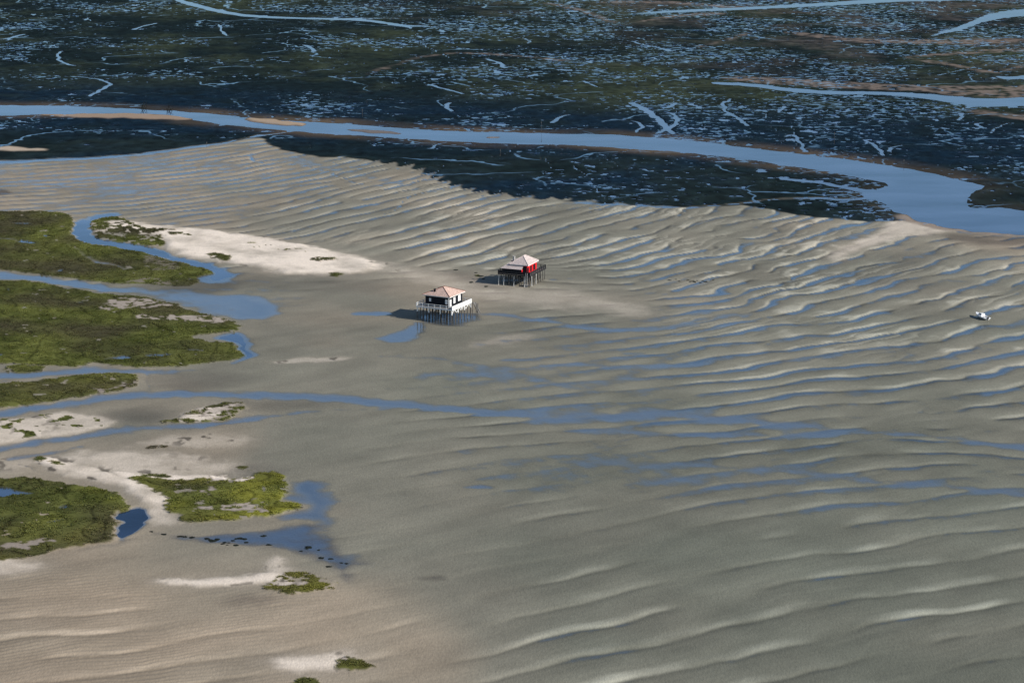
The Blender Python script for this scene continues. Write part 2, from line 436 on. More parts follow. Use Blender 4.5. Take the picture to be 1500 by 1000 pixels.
# short ripples riding on the flats close by
rw = 2 * np.pi * ((0.30 * X - 0.95 * Y) / 1.9 + 1.1 * noise(X / 16, Y / 16, 61) + 0.35 * noise(X / 5, Y / 5, 62))
ripm = sst(1000, 560, Y) * np.clip(0.55 + 0.7 * fbm(X, Y, 30, 2, 65), 0.1, 1.2)
ripm = ripm * (0.35 + 0.9 * sst(0.5, 1.0, TINT))
z = z + (0.018 + 0.05 * sst(520, 250, UU) * sst(800, 860, VV)) * ripm * np.sin(rw)

# ------------------------------------------------------------------ sand colour
def rgb(*c):
    return np.array(c, float)
c_green, c_tan = rgb(.122, .125, .097), rgb(.285, .228, .165)
c_mid = rgb(.172, .160, .124)
T = TINT[..., None]
base = np.where(T < .5, c_green + (c_mid - c_green) * (T / .5), c_mid + (c_tan - c_mid) * ((T - .5) / .5))
base = base * 1.10
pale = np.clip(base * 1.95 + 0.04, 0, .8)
wetc = base * np.array([.52, .55, .60])
AMP2 = 0.38 * PXF[..., 3] * np.clip(0.35 + 0.9 * fbm(X, Y, 42, 2, 37), 0, 1) * (0.6 + 0.4 * sst(640, 480, VV))
z = z + AMP2 * (prof2 - 0.45)
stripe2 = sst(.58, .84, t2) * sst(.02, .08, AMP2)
streak = noise((0.62 * X + 0.78 * Y) / 60, (0.78 * X - 0.62 * Y) / 7, 73) + 0.6 * noise((0.85 * X + 0.52 * Y) / 45, (0.52 * X - 0.85 * Y) / 4, 74)
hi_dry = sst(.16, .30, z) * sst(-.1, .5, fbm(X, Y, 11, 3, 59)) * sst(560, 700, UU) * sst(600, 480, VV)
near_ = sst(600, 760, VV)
stripe = sst(TC - .10 - .10 * near_, TC + .02, t) * sst(1.0, .90, t) * sst(0.05, 0.36, AMP) * np.clip(0.75 + 0.8 * noise(X / 13, Y / 13, 75) + 0.5 * streak, 0.1, 1.2)  # sunlit slip-face highlight painted as a pale stripe below the crest
dry_lit = np.clip(0.95 * hi_dry + stripe * np.clip(0.85 + 0.8 * low, .15, 1.3) + 0.38 * stripe2, 0, 1.15)[..., None]  # dry high sand plus the painted crest highlights
col = base * (1 + 0.09 * fbm(X, Y, 14, 3, 71) + 0.12 * fbm(X, Y, 70, 2, 72) + 0.10 * streak)[..., None]
damp_shade = sst(0.02, 0.16, AMP) * (prof - .5) + 0.35 * sst(.02, .08, AMP2) * (prof2 - .5)  # trough damp and relief shading together, put into the sand colour
col = col * (1.03 + (0.52 - .30 * near_) * damp_shade)[..., None]
col = col + (pale - col) * dry_lit
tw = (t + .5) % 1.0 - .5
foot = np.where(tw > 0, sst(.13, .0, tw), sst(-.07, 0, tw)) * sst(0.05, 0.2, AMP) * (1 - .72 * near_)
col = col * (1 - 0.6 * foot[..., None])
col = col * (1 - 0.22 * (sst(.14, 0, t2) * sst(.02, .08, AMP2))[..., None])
wet = 0.25 + 0.35 * foot

# ------------------------------------------------------------------ outlines read from the photograph
WHITE = [  # outline, height, softness m, whiteness
    ([(137, 330), (180, 325), (240, 333), (300, 336), (350, 345), (400, 352), (450, 361), (500, 372), (555, 384), (560, 392), (520, 402), (440, 402), (390, 395),
      (330, 384), (270, 376), (245, 364), (240, 345), (200, 340), (140, 340)], .75, 7, 1.0),
    ([(550, 385), (640, 400), (740, 420), (860, 430), (960, 458), (940, 466), (850, 452), (740, 445), (640, 420), (560, 400)], .10, 12, .24),
    ([(48, 676), (80, 668), (110, 684), (160, 694), (210, 706), (245, 728), (250, 742), (215, 738), (180, 712), (120, 697), (60, 684)], .55, 4, .9),
    ([(70, 672), (130, 662), (220, 664), (300, 675), (350, 690), (300, 697), (220, 698), (180, 700), (120, 690)], .38, 10, .5),
    ([(150, 690), (200, 694), (290, 698), (330, 702), (280, 707), (190, 704)], .5, 3, .95),
    ([(245, 722), (258, 745), (255, 766), (225, 768), (205, 760), (215, 742)], .18, 6, .55),
    ([(240, 851), (300, 849), (380, 842), (410, 840), (415, 852), (380, 856), (300, 857), (250, 857)], .4, 4, .85),
    ([(395, 838), (400, 815), (412, 830), (420, 845), (400, 850)], .25, 5, .6),
    ([(405, 968), (450, 964), (500, 958), (520, 964), (500, 980), (450, 985), (415, 978)], .4, 6, .8),
    ([(0, 620), (60, 610), (110, 604), (150, 612), (165, 622), (120, 634), (60, 642), (-80, 655), (-80, 625)], .35, 4, .6),
    ([(255, 616), (290, 600), (320, 592), (350, 593), (340, 602), (310, 612), (280, 618)], .35, 3, .75),
    ([(0, 820), (45, 828), (60, 838), (0, 840), (-80, 840), (-80, 822)], .25, 6, .5),
    ([(300, 635), (360, 640), (348, 655), (280, 655), (200, 652), (250, 640)], .16, 6, .28),
    ([(1310, 316), (1345, 324), (1395, 337), (1360, 343), (1300, 352), (1250, 368), (1222, 385), (1215, 378), (1240, 358), (1290, 340)], .22, 6, .5),
    ([(700, 500), (760, 488), (790, 492), (740, 505), (690, 510)], .05, 5, .2),
    ([(400, 530), (440, 525), (520, 522), (500, 528), (420, 533)], .06, 2.5, .35),
    ([(0, 668), (40, 672), (55, 685), (20, 692), (-80, 690), (-80, 668)], .2, 6, .2),
]
MUD = [  # outline, softness, darkness
    ([(250, 395), (320, 400), (350, 420), (300, 432), (220, 425)], 12, .55),
    ([(150, 612), (170, 603), (220, 600), (260, 606), (240, 618), (190, 620)], 8, .5),
    ([(225, 548), (330, 545), (380, 556), (330, 570), (230, 572)], 10, .45),
    ([(330, 585), (420, 585), (520, 590), (460, 598), (380, 606)], 8, .4),
    ([(650, 398), (690, 398), (720, 416), (750, 424), (720, 426), (680, 412)], 7, .45),
    ([(1390, 342), (1500, 348), (1640, 352), (1640, 362), (1450, 362), (1380, 350)], 8, .6),
    ([(1280, 385), (1350, 365), (1400, 375), (1350, 395), (1290, 400)], 12, .35),
    ([(1200, 398), (1290, 405), (1380, 410), (1340, 425), (1240, 420)], 12, .4),
    ([(320, 880), (350, 874), (420, 876), (400, 888), (330, 888)], 5, .5),
    ([(255, 400), (420, 405), (560, 412), (600, 425), (470, 430), (330, 420)], 12, .3),
    ([(-80, 275), (15, 278), (15, 286), (-80, 288)], 3, .85),
    ([(615, 847), (640, 845), (660, 848), (640, 852), (620, 851)], 2.5, .6),
    ([(330, 690), (390, 680), (410, 690), (360, 702)], 7, .35),
]
white_amt = np.zeros(X.shape); halo = np.zeros(X.shape)
for pts, hh, soft, wh in WHITE:
    sl, d = sdf(pts, reach=soft * 2.2 + 8)
    xs, ys = X[sl], Y[sl]
    d = d + 1.6 * noise(xs / 8, ys / 8, 81) * soft / 6 + 0.14 * soft * fbm(xs, ys, 5, 3, 82, .7)
    k = sst(soft * 0.5, -soft * 0.45, d)
    z[sl] = z[sl] * (1 - 0.8 * k) + k * hh * (0.85 + 0.25 * fbm(xs, ys, 22, 3, 83)) + 0.05 * k * noise(xs / 5, ys / 5, 84)
    white_amt[sl] = np.maximum(white_amt[sl], k * wh)
    halo[sl] = np.maximum(halo[sl], sst(soft * 1.5, -soft * .3, d) * min(1, wh * 1.3))
c_white = rgb(.76, .66, .55)
patch = np.clip(0.88 + 0.5 * fbm(X, Y, 16, 4, 85, .6), 0.35, 1.0)
col = col + (rgb(.33, .28, .22) - col) * (.65 * halo * np.clip(.8 + .4 * fbm(X, Y, 12, 3, 86), 0, 1))[..., None]
wk = (white_amt * patch)[..., None]
col = col + (c_white - col) * np.clip(wk, 0, 1)
wrack = sst(.05, .25, white_amt) * sst(.75, .45, white_amt) * sst(.25, .5, fbm(X, Y * .5, 6, 3, 87, .7)) * sst(-.2, .4, fbm(X, Y, 30, 2, 88))
col = col + (rgb(.05, .042, .032) - col) * (.8 * wrack * sst(600, 560, UU))[..., None]
for pts, soft, dk in MUD:
    sl, d = sdf(pts, reach=soft * 2 + 6)
    k = sst(soft * 0.7, -soft * 0.6, d + soft * .25 * fbm(X[sl], Y[sl], 12, 2, 91)) * dk
    col[sl] = col[sl] * (1 - k[..., None] * (1 - np.array([.35, .33, .36])))

# ------------------------------------------------------------------ far eelgrass flats
FAR = [(-1200, 245), (-300, 238), (0, 236), (60, 233), (150, 230), (230, 222), (290, 213), (345, 208), (372, 201), (388, 205), (400, 216), (440, 226), (480, 232),
       (510, 230), (540, 236), (580, 240), (606, 245), (630, 255), (645, 264), (670, 272), (700, 280), (760, 288), (850, 294), (900, 298), (1000, 304), (1060, 303),
       (1092, 300), (1110, 304), (1150, 312), (1230, 323), (1290, 325), (1330, 322), (1395, 338), (1500, 346), (1900, 350), (3500, 360), (3500, -330), (-1200, -330)]
dF = np.full(X.shape, 40.0)
sl, d = sdf(FAR, reach=40)
dF[sl] = d
dF = dF - 7.0 * (prof - 0.5) * sst(500, 600, UU) * sst(1000, 850, UU) + 1.2 * noise(X / 9, Y / 9, 101)
kF = sst(1.2, -1.2, dF)
s1 = fbm(X, Y * 0.8, 120, 3, 103); s2 = fbm(X, Y, 30, 3, 107); s3 = fbm(X, Y, 8, 2, 109)
zF = 0.16 + 0.05 * s2 + 0.05 * s3
g_olive, g_dark, g_blue, g_tan = rgb(.032, .042, .024), rgb(.006, .013, .014), rgb(.003, .014, .030), rgb(.085, .072, .066)
ol = np.clip(0.30 + 0.8 * s1 + 0.45 * s2, 0, 1)
# belt of wet blue-black weed just behind the river and below it
blue = sst(60, 20, np.abs(VV - (150 + 0.045 * np.clip(UU, 0, 1500)) - 6)) * np.clip(0.85 + 0.6 * s2, 0, 1)
blue = np.maximum(blue, sst(195, 215, VV) * np.clip(0.30 + 0.9 * s1 + .4 * s2, 0, 1))
ol = ol * (1 - 0.85 * blue)
cF = g_dark + (g_olive - g_dark) * ol[..., None]
cF = cF + (g_blue - cF) * (0.8 * blue)[..., None]
tan_reg = sst(700, 1250, UU) * sst(150, 60, VV) + 0.55 * sst(40, 5, VV) * sst(300, 800, UU)
tanm = np.clip(tan_reg * (0.15 + 0.9 * fbm(X, Y, 55, 3, 113) + 0.3 * s3), 0, 1) * 0.6
cF = cF + (g_tan - cF) * tanm[..., None]
cF = 0.95 * cF * np.clip(1 + 0.45 * s3 + 0.3 * noise(X / 3.5, Y / 7, 117), 0.3, 2)[..., None]
# pools: number grows towards the right and the far side
dens = 0.47 + 0.31 * sst(300, 1100, UU) + 0.14 * sst(80, 0, VV) - 0.10 * blue + 0.55 * fbm(X, Y, 70, 3, 121)
dens = np.where(VV > 190 + 0.045 * UU, 0.02 + 0.55 * sst(680, 900, UU) + 0.4 * fbm(X, Y, 60, 2, 123), dens)
pool = np.maximum(fbm(X * .8, Y, 10, 3, 125, 0.7), 0.98 * fbm(X * .75, Y, 4.6, 2, 127, 0.66))
pd = pool - (1.00 - 0.70 * np.clip(dens, 0, 0.85))
kp = sst(0.06, 0.14, pd)
zF = zF * (1 - kp) - 0.45 * kp
cF = cF * (1 - 0.5 * kp[..., None])
kF3 = kF[..., None]
z = z * (1 - kF) + zF * kF
col = col * (1 - kF3) + cF * kF3
wet = wet * (1 - kF) + 0.02 * kF

# ------------------------------------------------------------------ salt-marsh islands
ISLANDS = {  # name key: outline, cover, yellow, height, label
 'I1': ([(-250, 305), (0, 310), (60, 310), (95, 312), (108, 321), (104, 336), (107, 349), (125, 357), (160, 361), (200, 366), (235, 377), (270, 386), (312, 397), (311, 402),
         (288, 405), (298, 412), (288, 418), (262, 420), (220, 417), (170, 416), (110, 410), (50, 400), (0, 396), (-250, 380)], .95, .12, .45,
        'green salt marsh grass around the winding creek behind the white dune'),
 'I2': ([(132, 322), (165, 317), (192, 323), (200, 333), (232, 340), (244, 358), (238, 363), (190, 358), (150, 353), (134, 342)], .62, .15, .55,
        'dark green grass on the end of the long white dune'),
 'I3': ([(-250, 395), (0, 410), (50, 414), (120, 427), (200, 434), (238, 441), (265, 445), (262, 450), (285, 457), (312, 464), (345, 471), (353, 481), (345, 487), (290, 491), (275, 494),
         (300, 500), (354, 505), (348, 513), (362, 522), (340, 527), (300, 532), (260, 538), (220, 539), (170, 535), (134, 531), (125, 538), (60, 537), (0, 533), (-250, 530)], .97, .14, .45,
        'broad olive salt marsh with a bare sand patch and blue pools'),
 'I3b': ([(3, 541), (30, 535), (62, 537), (66, 541), (45, 546), (15, 546)], .95, .1, .4, 'tiny green grass islet in the muddy creek'),
 'I4': ([(-250, 575), (0, 562), (70, 557), (100, 552), (150, 547), (180, 546), (200, 549), (207, 560), (190, 570), (150, 577), (90, 586), (40, 594), (0, 598), (-250, 612)], .93, .3, .45,
        'wedge of bright green marsh grass between two creeks'),
 'I5': ([(-120, 625), (0, 616), (60, 608), (120, 606), (165, 618), (166, 624), (130, 626), (60, 640), (0, 646), (-120, 655)], .34, .1, .42,
        'scattered low green scrub on the sandy spit'),
 'I6': ([(236, 617), (262, 612), (285, 603), (318, 590), (350, 590), (368, 594), (364, 600), (340, 609), (322, 617), (290, 618), (240, 621)], .52, .2, .5,
        'green grass fringe curling around a small pale sandbar'),
 'I7': ([(182, 702), (200, 697), (250, 703), (300, 705), (345, 702), (383, 691), (405, 690), (425, 703), (416, 714), (420, 724), (412, 733), (425, 739), (446, 743), (430, 747), (405, 754),
         (370, 759), (320, 765), (282, 768), (262, 765), (272, 758), (242, 750), (240, 735), (226, 720), (205, 712), (188, 706)], .86, .62, .6,
        'yellow green marsh grass island beside the bright white sand strip'),
 'I8': ([(-200, 700), (0, 704), (50, 699), (90, 708), (150, 717), (178, 727), (193, 744), (186, 750), (171, 750), (174, 770), (170, 789), (140, 799), (90, 806), (50, 818), (0, 824), (-200, 840)], .95, .42, .55,
        'olive green marsh island beside the deep blue pool'),
 'I9': ([(388, 857), (408, 845), (425, 840), (455, 841), (485, 848), (492, 856), (472, 866), (432, 873), (415, 868), (395, 862)], .72, .5, .5,
        'crescent of green grass at the end of a white sand streak'),
 'I10': ([(488, 975), (492, 966), (515, 961), (540, 968), (552, 974), (540, 982), (500, 986)], .78, .2, .5,
        'small dark green grass clump on a pale sand hump'),
 'I11': ([(422, 1003), (436, 995), (458, 996), (468, 1003), (445, 1010)], .85, .2, .5, 'low dark grass tuft on sand beside a small grassy hump'),
 'I12': ([(212, 657), (232, 653), (250, 655), (240, 658), (220, 659)], .85, .05, .3, 'thin dark streak of grass on the pale sand flat'),
 'I13': ([(300, 374), (320, 372), (342, 380), (330, 384), (310, 379)], .8, .05, .55, 'small dark scrub patch on the crest of the long white dune'),
 'I14': ([(455, 382), (470, 379), (492, 381), (488, 385), (465, 386)], .75, .03, .5, 'brown scrub patch in a hollow of the long white dune'),
 'I15': ([(480, 402), (490, 401), (502, 402), (498, 405), (485, 405)], .8, .02, .3, 'dark weed line at the foot of the long white dune'),
 'I16': ([(45, 673), (60, 668), (70, 672), (62, 679), (48, 678)], .9, .1, .45, 'dark shrubby clump at the tip of the white sand spit'),
 'I17': ([(70, 678), (86, 676), (98, 682), (92, 685), (76, 682)], .6, .08, .4, 'row of little dark bushes on the white sand spit'),
 'I18': ([(270, 655), (282, 655), (276, 661), (266, 659)], .7, .05, .3, 'faint brownish grass tuft on the pale sand flat'),
 'I19': ([(185, 698), (215, 694), (245, 696), (262, 701), (240, 701), (200, 699)], .62, .0, .5, 'dark reddish scrub edge above the white sand strip'),
 'I20': ([(692, 404), (700, 402), (704, 404), (698, 406)], .8, .1, .3, 'tiny green weed patch in the shadow side of the red cabin'),
 'I21': ([(290, 690), (340, 686), (390, 684), (385, 688), (330, 691)], .22, .05, .3, 'dotted line of low plants on the sand behind the yellow green island'),
 'I22': ([(200, 338), (240, 336), (280, 343), (290, 348), (250, 348), (215, 344)], .42, .0, .75, 'brown scrub lines along the white dune crest'),
 'I23': ([(340, 357), (380, 358), (420, 364), (470, 370), (450, 375), (380, 369), (340, 362)], .24, .0, .7, 'sparse brown tufts strewn over the white dune'),
}
CREEKS_BARE = [  # bare pale patches inside the islands
    ([(160, 437), (205, 438), (245, 444), (255, 450), (215, 452), (185, 456), (140, 455)], .38),
    ([(195, 462), (240, 463), (300, 464), (335, 471), (325, 475), (260, 470), (200, 469)], .42),
    ([(200, 372), (240, 378), (275, 390), (255, 401), (215, 395), (205, 380)], .22),
    ([(165, 410), (230, 407), (268, 414), (240, 419), (190, 416)], .25),
    ([(130, 574), (180, 562), (205, 560), (190, 568), (150, 577)], .3),
    ([(300, 740), (360, 736), (395, 742), (385, 750), (330, 752), (290, 748)], .42),
    ([(312, 716), (326, 717), (322, 726), (310, 724)], .42),
    ([(0, 797), (50, 792), (88, 796), (60, 802), (0, 808)], .32),
    ([(405, 852), (430, 849), (445, 853), (430, 860), (405, 860)], .6),
    ([(300, 700), (325, 700), (340, 706), (315, 710)], .85),
    ([(330, 702), (368, 700), (362, 704), (340, 706)], .8),
    ([(500, 966), (508, 964), (512, 969), (502, 971)], .7),
    ([(290, 601), (320, 594), (348, 594), (330, 603), (300, 611)], .55),
]
veg = np.zeros(X.shape); vyel = np.zeros(X.shape)
vid = np.full(X.shape, -1, int)
hum = fbm(X, Y, 7, 3, 141, 0.6)
big = fbm(X, Y, 26, 2, 145)
hag = np.abs(noise(X / 9, Y / 14, 147))                   # thin dark drainage lines in the marsh top
bare = np.zeros(X.shape)
for pts, a in CREEKS_BARE:
    sl, d = sdf(pts, reach=14)
    xs, ys = X[sl], Y[sl]
    k = sst(1.2, -1.4, d + 2.2 * noise(xs / 3.1, ys / 3.6, 151) + 2.2 * noise(xs / 8, ys / 9, 152))
    k = k * sst(-.45, .05, fbm(xs, ys, 4.5, 3, 153, .7))
    bare[sl] = np.maximum(bare[sl], k * a)
for n_, (key, (pts, cover, yel, hh, lab)) in enumerate(ISLANDS.items()):
    sl, d = sdf(pts, reach=16)
    xs, ys = X[sl], Y[sl]
    d = d + 0.9 * noise(xs / 2.6, ys / 2.6, 155) + 0.6 * noise(xs / 1.2, ys / 1.6, 156)
    k = sst(0.5, -0.7, d)
    zi = hh * (0.78 + 0.18 * big[sl]) + 0.07 * hum[sl]
    z[sl] = np.maximum(z[sl], z[sl] * (1 - k) + zi * k)
    cov = (0.5 + 0.62 * fbm(xs, ys, 6, 3, 161 + n_, 0.65)) < (cover * 1.25 - 0.12)
    edge = sst(-9, -1, d)
    v_ = k * np.where(cov, 1.0, 0.0)
    vyel[sl] = np.where(k > .5, yel * (0.05 + 0.35 * edge + 0.6 * big[sl] + 0.5 * sst(300, 400, UU[sl]) * (VV[sl] > 650)), vyel[sl])
    vid[sl] = np.where(v_ > .4, n_, vid[sl])
    veg[sl] = np.maximum(veg[sl], v_)
bm_ = sst(0.12, 0.3, bare)
veg = veg * (1 - bm_)
vid[veg < .4] = -1
c_bare = rgb(.20, .165, .135)
cb = c_bare + (c_white - c_bare) * np.clip((bare - .25) / .6, 0, 1)[..., None]
col = col + (cb - col) * bm_[..., None]
g_a, g_b, g_y, g_br = rgb(.055, .064, .016), rgb(.135, .145, .040), rgb(.23, .22, .030), rgb(.060, .052, .032)
mixv = np.clip(0.45 + 0.5 * hum + 0.4 * big, 0, 1)[..., None]
cV = g_a + (g_b - g_a) * mixv
cV = cV + (g_br - cV) * np.clip(0.25 + 0.9 * fbm(X, Y, 34, 2, 171), 0, .8)[..., None]
cV = cV + (g_y - cV) * np.clip(vyel * (0.7 + 0.8 * noise(X / 9, Y / 9, 175)), 0, .85)[..., None]
darkl = sst(0.10, 0.0, hag)
cV = cV * (1 - 0.45 * darkl[..., None])
z = z - 0.10 * darkl * veg
vk = np.clip(veg, 0, 1)[..., None]
col = col * (1 - vk) + cV * vk
wet = wet * (1 - veg)

# ------------------------------------------------------------------ water courses
def cut(sd, depth, soft, bed=None, amount=1.0):
    """lower the ground inside an outline so that the sea sheet at z = 0 fills it"""
    sl, d = sd
    k = sst(soft * 0.5, -soft, d) * amount
    z[sl] = z[sl] * (1 - k) - depth * k
    veg[sl] = veg[sl] * (1 - sst(.2, .6, k))
    vid[sl] = np.where(k > .35, -1, vid[sl])
    if bed is not None:
        col[sl] = col[sl] + (bed - col[sl]) * (sst(.25, 1, k))[..., None]
    return k

BED_SAND, BED_MUD, BED_DEEP = rgb(.150, .140, .115), rgb(.09, .088, .08), rgb(.012, .030, .050)
RIVER_TOP = [(-1200, 150), (-200, 154), (0, 155), (80, 155), (160, 158), (213, 161), (253, 163), (310, 167), (350, 172), (400, 176), (443, 179), (500, 181), (567, 187),
             (667, 193), (733, 194), (800, 196), (867, 197), (933, 200), (1000, 205), (1095, 217), (1190, 228), (1285, 240), (1334, 249), (1380, 258), (1418, 268), (1440, 272),
             (1420, 281), (1412, 293), (1409, 303), (1437, 306), (1470, 304), (1500, 311), (1700, 318), (3500, 330)]
RIVER_BOT = [(-1200, 172), (-200, 170), (0, 169), (43, 167), (100, 166), (200, 165), (250, 168), (273, 173), (333, 182), (400, 189), (500, 196), (600, 202), (667, 206), (750, 210),
             (833, 211), (900, 215), (1000, 222), (1076, 230), (1152, 241), (1228, 253), (1285, 264), (1312, 270), (1285, 279), (1262, 284), (1280, 290), (1300, 296), (1313, 306),
             (1342, 322), (1395, 336), (1456, 342), (1500, 344), (1700, 349), (3500, 358)]
dR = np.full(X.shape, 60.0)
sl, d = sdf(RIVER_TOP + RIVER_BOT[::-1], reach=60)
dR[sl] = d
# tan bank along the far shore
bk = sst(22, 2, dR) * sst(-1, 1, dR) * np.clip(0.55 + 0.5 * fbm(X, Y, 40, 2, 181), 0, 1) * sst(180, 215, VV + 60) * kF
bk = bk * np.where(VV < 200 + 0.045 * UU, 1, .25)
col = col + (rgb(.14, .10, .062) - col) * (bk * .75)[..., None]
cut((np.s_[:, :], dR), 1.6, 16, BED_DEEP)
cut((np.s_[:, :], dR), .35, 2.0, None, .9)
for pts, a, c in [([(43, 168), (120, 167), (200, 166), (262, 170), (285, 174), (270, 177), (200, 174), (100, 172)], .3, rgb(.30, .22, .16)),
                  ([(352, 173), (400, 175), (440, 180), (446, 184), (420, 184), (380, 180)], .35, rgb(.36, .27, .19)),
                  ([(0, 215), (40, 217), (76, 221), (50, 222), (0, 221), (-200, 220)], .35, rgb(.42, .34, .26)),
                  ([(505, 188), (560, 191), (595, 195), (580, 197), (520, 193)], .05, rgb(.16, .14, .13)),
                  ([(712, 200), (730, 199), (734, 202), (716, 203)], .05, rgb(.22, .18, .15)),
                  ([(1500, 344), (1400, 337), (1340, 321), (1320, 312), (1312, 318), (1335, 328), (1395, 340), (1500, 348)], .1, rgb(.26, .21, .17))]:
    sl, d = sdf(pts, reach=25)
    k = sst(2.5, -2.5, d + 1.5 * noise(X[sl] / 7, Y[sl] / 12, 185))
    z[sl] = z[sl] * (1 - k) + a * k
    col[sl] = col[sl] + (c - col[sl]) * k[..., None]
THIN_BANDS = [  # rivers given as (u, v, thickness in rows), depth, edge softness, bed
    ([(250, -3, 6), (290, 9, 6), (340, 21, 4.5), (400, 26, 3), (500, 28, 3), (540, 30, 3.5), (575, 35, 4), (603, 40, 4), (606, 47, 5), (616, 54, 5), (622, 62, 4)], .6, 5, BED_MUD),
    ([(500, 27, 2), (570, 27, 1.6), (660, 27, 1.2)], .3, 4, BED_MUD),
    ([(560, 36, 2), (636, 39, 2.5)], .3, 4, BED_MUD),
    ([(930, 20, 2), (1000, 16, 4), (1100, 12, 4), (1200, 7, 5), (1260, 3, 6), (1330, -1, 6), (1600, -6, 8)], .6, 5, BED_MUD),
    ([(1640, 8, 14), (1500, 18, 10), (1450, 24, 11), (1415, 38, 9), (1385, 47, 4), (1360, 53, 2)], .6, 6, BED_MUD),
    ([(1040, 121, 3), (1100, 124, 5), (1150, 131, 6), (1220, 136, 5), (1290, 136, 5), (1350, 140, 7), (1400, 146, 11), (1440, 151, 13), (1500, 148, 13), (1640, 146, 14)], .7, 6, BED_MUD),
    ([(1432, 152, 8), (1412, 158, 6), (1400, 164, 3)], .4, 5, BED_MUD),
    ([(1640, 108, 7), (1500, 112, 6), (1480, 115, 5), (1455, 112, 3)], .4, 5, BED_MUD),
    ([(1140, 262, 2.5), (1180, 264, 4), (1220, 270, 5), (1255, 278, 6), (1290, 282, 7)], .5, 3, BED_MUD),
    ([(840, 297, 2.5), (900, 299, 2.5), (980, 304, 3), (1040, 302, 3.5), (1090, 297, 3.5), (1150, 290, 3), (1200, 290, 4), (1240, 293, 5), (1290, 288, 6)], .3, 3, BED_SAND),
    ([(-100, 245, 5), (0, 238, 4), (60, 234, 3), (150, 231, 3.5), (230, 223, 3), (290, 214, 2.5), (345, 207, 3), (370, 199, 3.5), (395, 197, 2.5), (440, 191, 2)], .25, 2.5, BED_SAND),
    ([(1270, 300, 3), (1290, 303, 4), (1308, 302, 5)], .2, 3, BED_MUD),
]
# light muddy banks of the far rivers
for pts in ([(1060, 115, 8), (1150, 120, 10), (1250, 126, 10), (1350, 130, 9), (1420, 134, 16), (1500, 135, 18), (1640, 132, 20)], [(1420, 163, 6), (1460, 168, 7), (1500, 172, 8), (1600, 176, 8)],
            [(1150, 48, 5), (1220, 56, 6), (1290, 62, 6), (1400, 62, 7), (1500, 60, 8)], [(1330, 84, 3), (1400, 78, 5), (1500, 73, 5), (1600, 70, 6)], [(1330, 86, 3), (1400, 96, 4), (1450, 108, 4), (1500, 98, 4)],
            [(800, 5, 3), (840, 12, 4), (880, 26, 5), (900, 33, 3)], [(880, 4, 3), (960, 3, 4), (1040, 8, 4), (1100, 14, 4)], [(930, 34, 3), (980, 24, 4), (1060, 20, 4)],
            [(540, 108, 2), (640, 76, 2), (760, 82, 2), (830, 90, 2)], [(1020, 70, 2), (1070, 58, 3), (1100, 48, 3)]):
    sl, d = sdf(band(pts), reach=16)
    d = d + 2.5 * noise(X[sl] / 9, Y[sl] / 14, 191)
    k = sst(3, -4, d) * np.clip(0.62 + 0.9 * s3[sl] + 0.5 * noise(X[sl] / 3, Y[sl] / 5, 193), 0, 1)
    z[sl] = np.maximum(z[sl], z[sl] * (1 - k) + .12 * k)
    col[sl] = col[sl] + (rgb(.19, .15, .125) - col[sl]) * (.85 * k)[..., None]
for pts, dep, soft, bed in THIN_BANDS:
    cut(sdf(band(pts), reach=14), dep, soft, bed)
# narrow winding creeks of the far flats, width in metres
FARCREEK = [
    ([(125, 30), (128, 26), (150, 23)], 2.0), ([(128, 28), (140, 32), (165, 33)], 1.6), ([(165, 24), (195, 22), (213, 18)], 2.2), ([(195, 44), (205, 39), (230, 34)], 3),
    ([(-10, 58), (10, 57), (25, 53), (36, 50)], 4), ([(86, 88), (86, 76), (100, 73), (130, 71)], 2.5), ([(86, 88), (100, 95), (120, 97)], 2.5), ([(112, 112), (140, 115), (158, 120), (162, 125), (150, 130), (130, 141)], 2.6),
    ([(70, 132), (90, 127), (110, 123), (140, 122)], 1.6), ([(270, 88), (300, 82), (325, 80)], 2), ([(265, 53), (285, 52), (330, 51)], 1.5), ([(322, 35), (322, 45), (335, 53)], 2), ([(445, 66), (458, 71), (460, 76)], 3),
    ([(628, 123), (650, 130), (680, 137)], 3), ([(660, 150), (652, 156), (662, 163)], 3), ([(710, 86), (735, 92), (738, 99), (748, 100)], 3), ([(775, 112), (785, 108)], 3), ([(925, 150), (950, 163), (968, 178), (985, 195)], 4),
    ([(985, 165), (994, 175), (985, 186), (960, 196)], 2.5), ([(980, 158), (990, 150)], 2.5), ([(915, 175), (935, 178), (942, 186), (932, 194)], 2), ([(810, 180), (820, 170), (835, 168)], 2.5), ([(500, 110), (530, 113), (580, 118)], 1.6),
    ([(650, 68), (700, 72), (760, 80), (820, 84)], 2), ([(760, 54), (780, 60), (770, 64)], 2), ([(910, 58), (940, 64), (985, 75)], 2.6), ([(1060, 148), (1060, 162), (1080, 172), (1095, 184)], 2.4), ([(1063, 150), (1072, 144)], 2),
    ([(1150, 200), (1160, 196), (1172, 206), (1180, 222)], 2.2), ([(1265, 204), (1285, 214), (1295, 228)], 2.2), ([(1300, 222), (1310, 214), (1320, 212)], 2), ([(1407, 165), (1406, 176)], 2.2), ([(1432, 182), (1438, 188), (1432, 180)], 2.2),
    ([(1140, 165), (1150, 155)], 2), ([(1335, 168), (1370, 164), (1400, 160)], 1.8), ([(630, 218), (640, 211), (655, 208)], 2), ([(310, 35), (330, 31), (345, 28)], 1.5), ([(1375, 110), (1420, 100), (1460, 92)], 2), ([(1315, 32), (1322, 36), (1316, 39)], 1.8),
    ([(480, 64), (520, 60), (560, 57)], 1.4), ([(600, 60), (625, 68), (660, 85)], 1.4), ([(855, 118), (870, 126), (890, 130)], 1.8), ([(1450, 195), (1460, 185), (1480, 180)], 1.8), ([(1100, 205), (1130, 208), (1150, 206)], 1.5),
]
cr = random.Random(5)
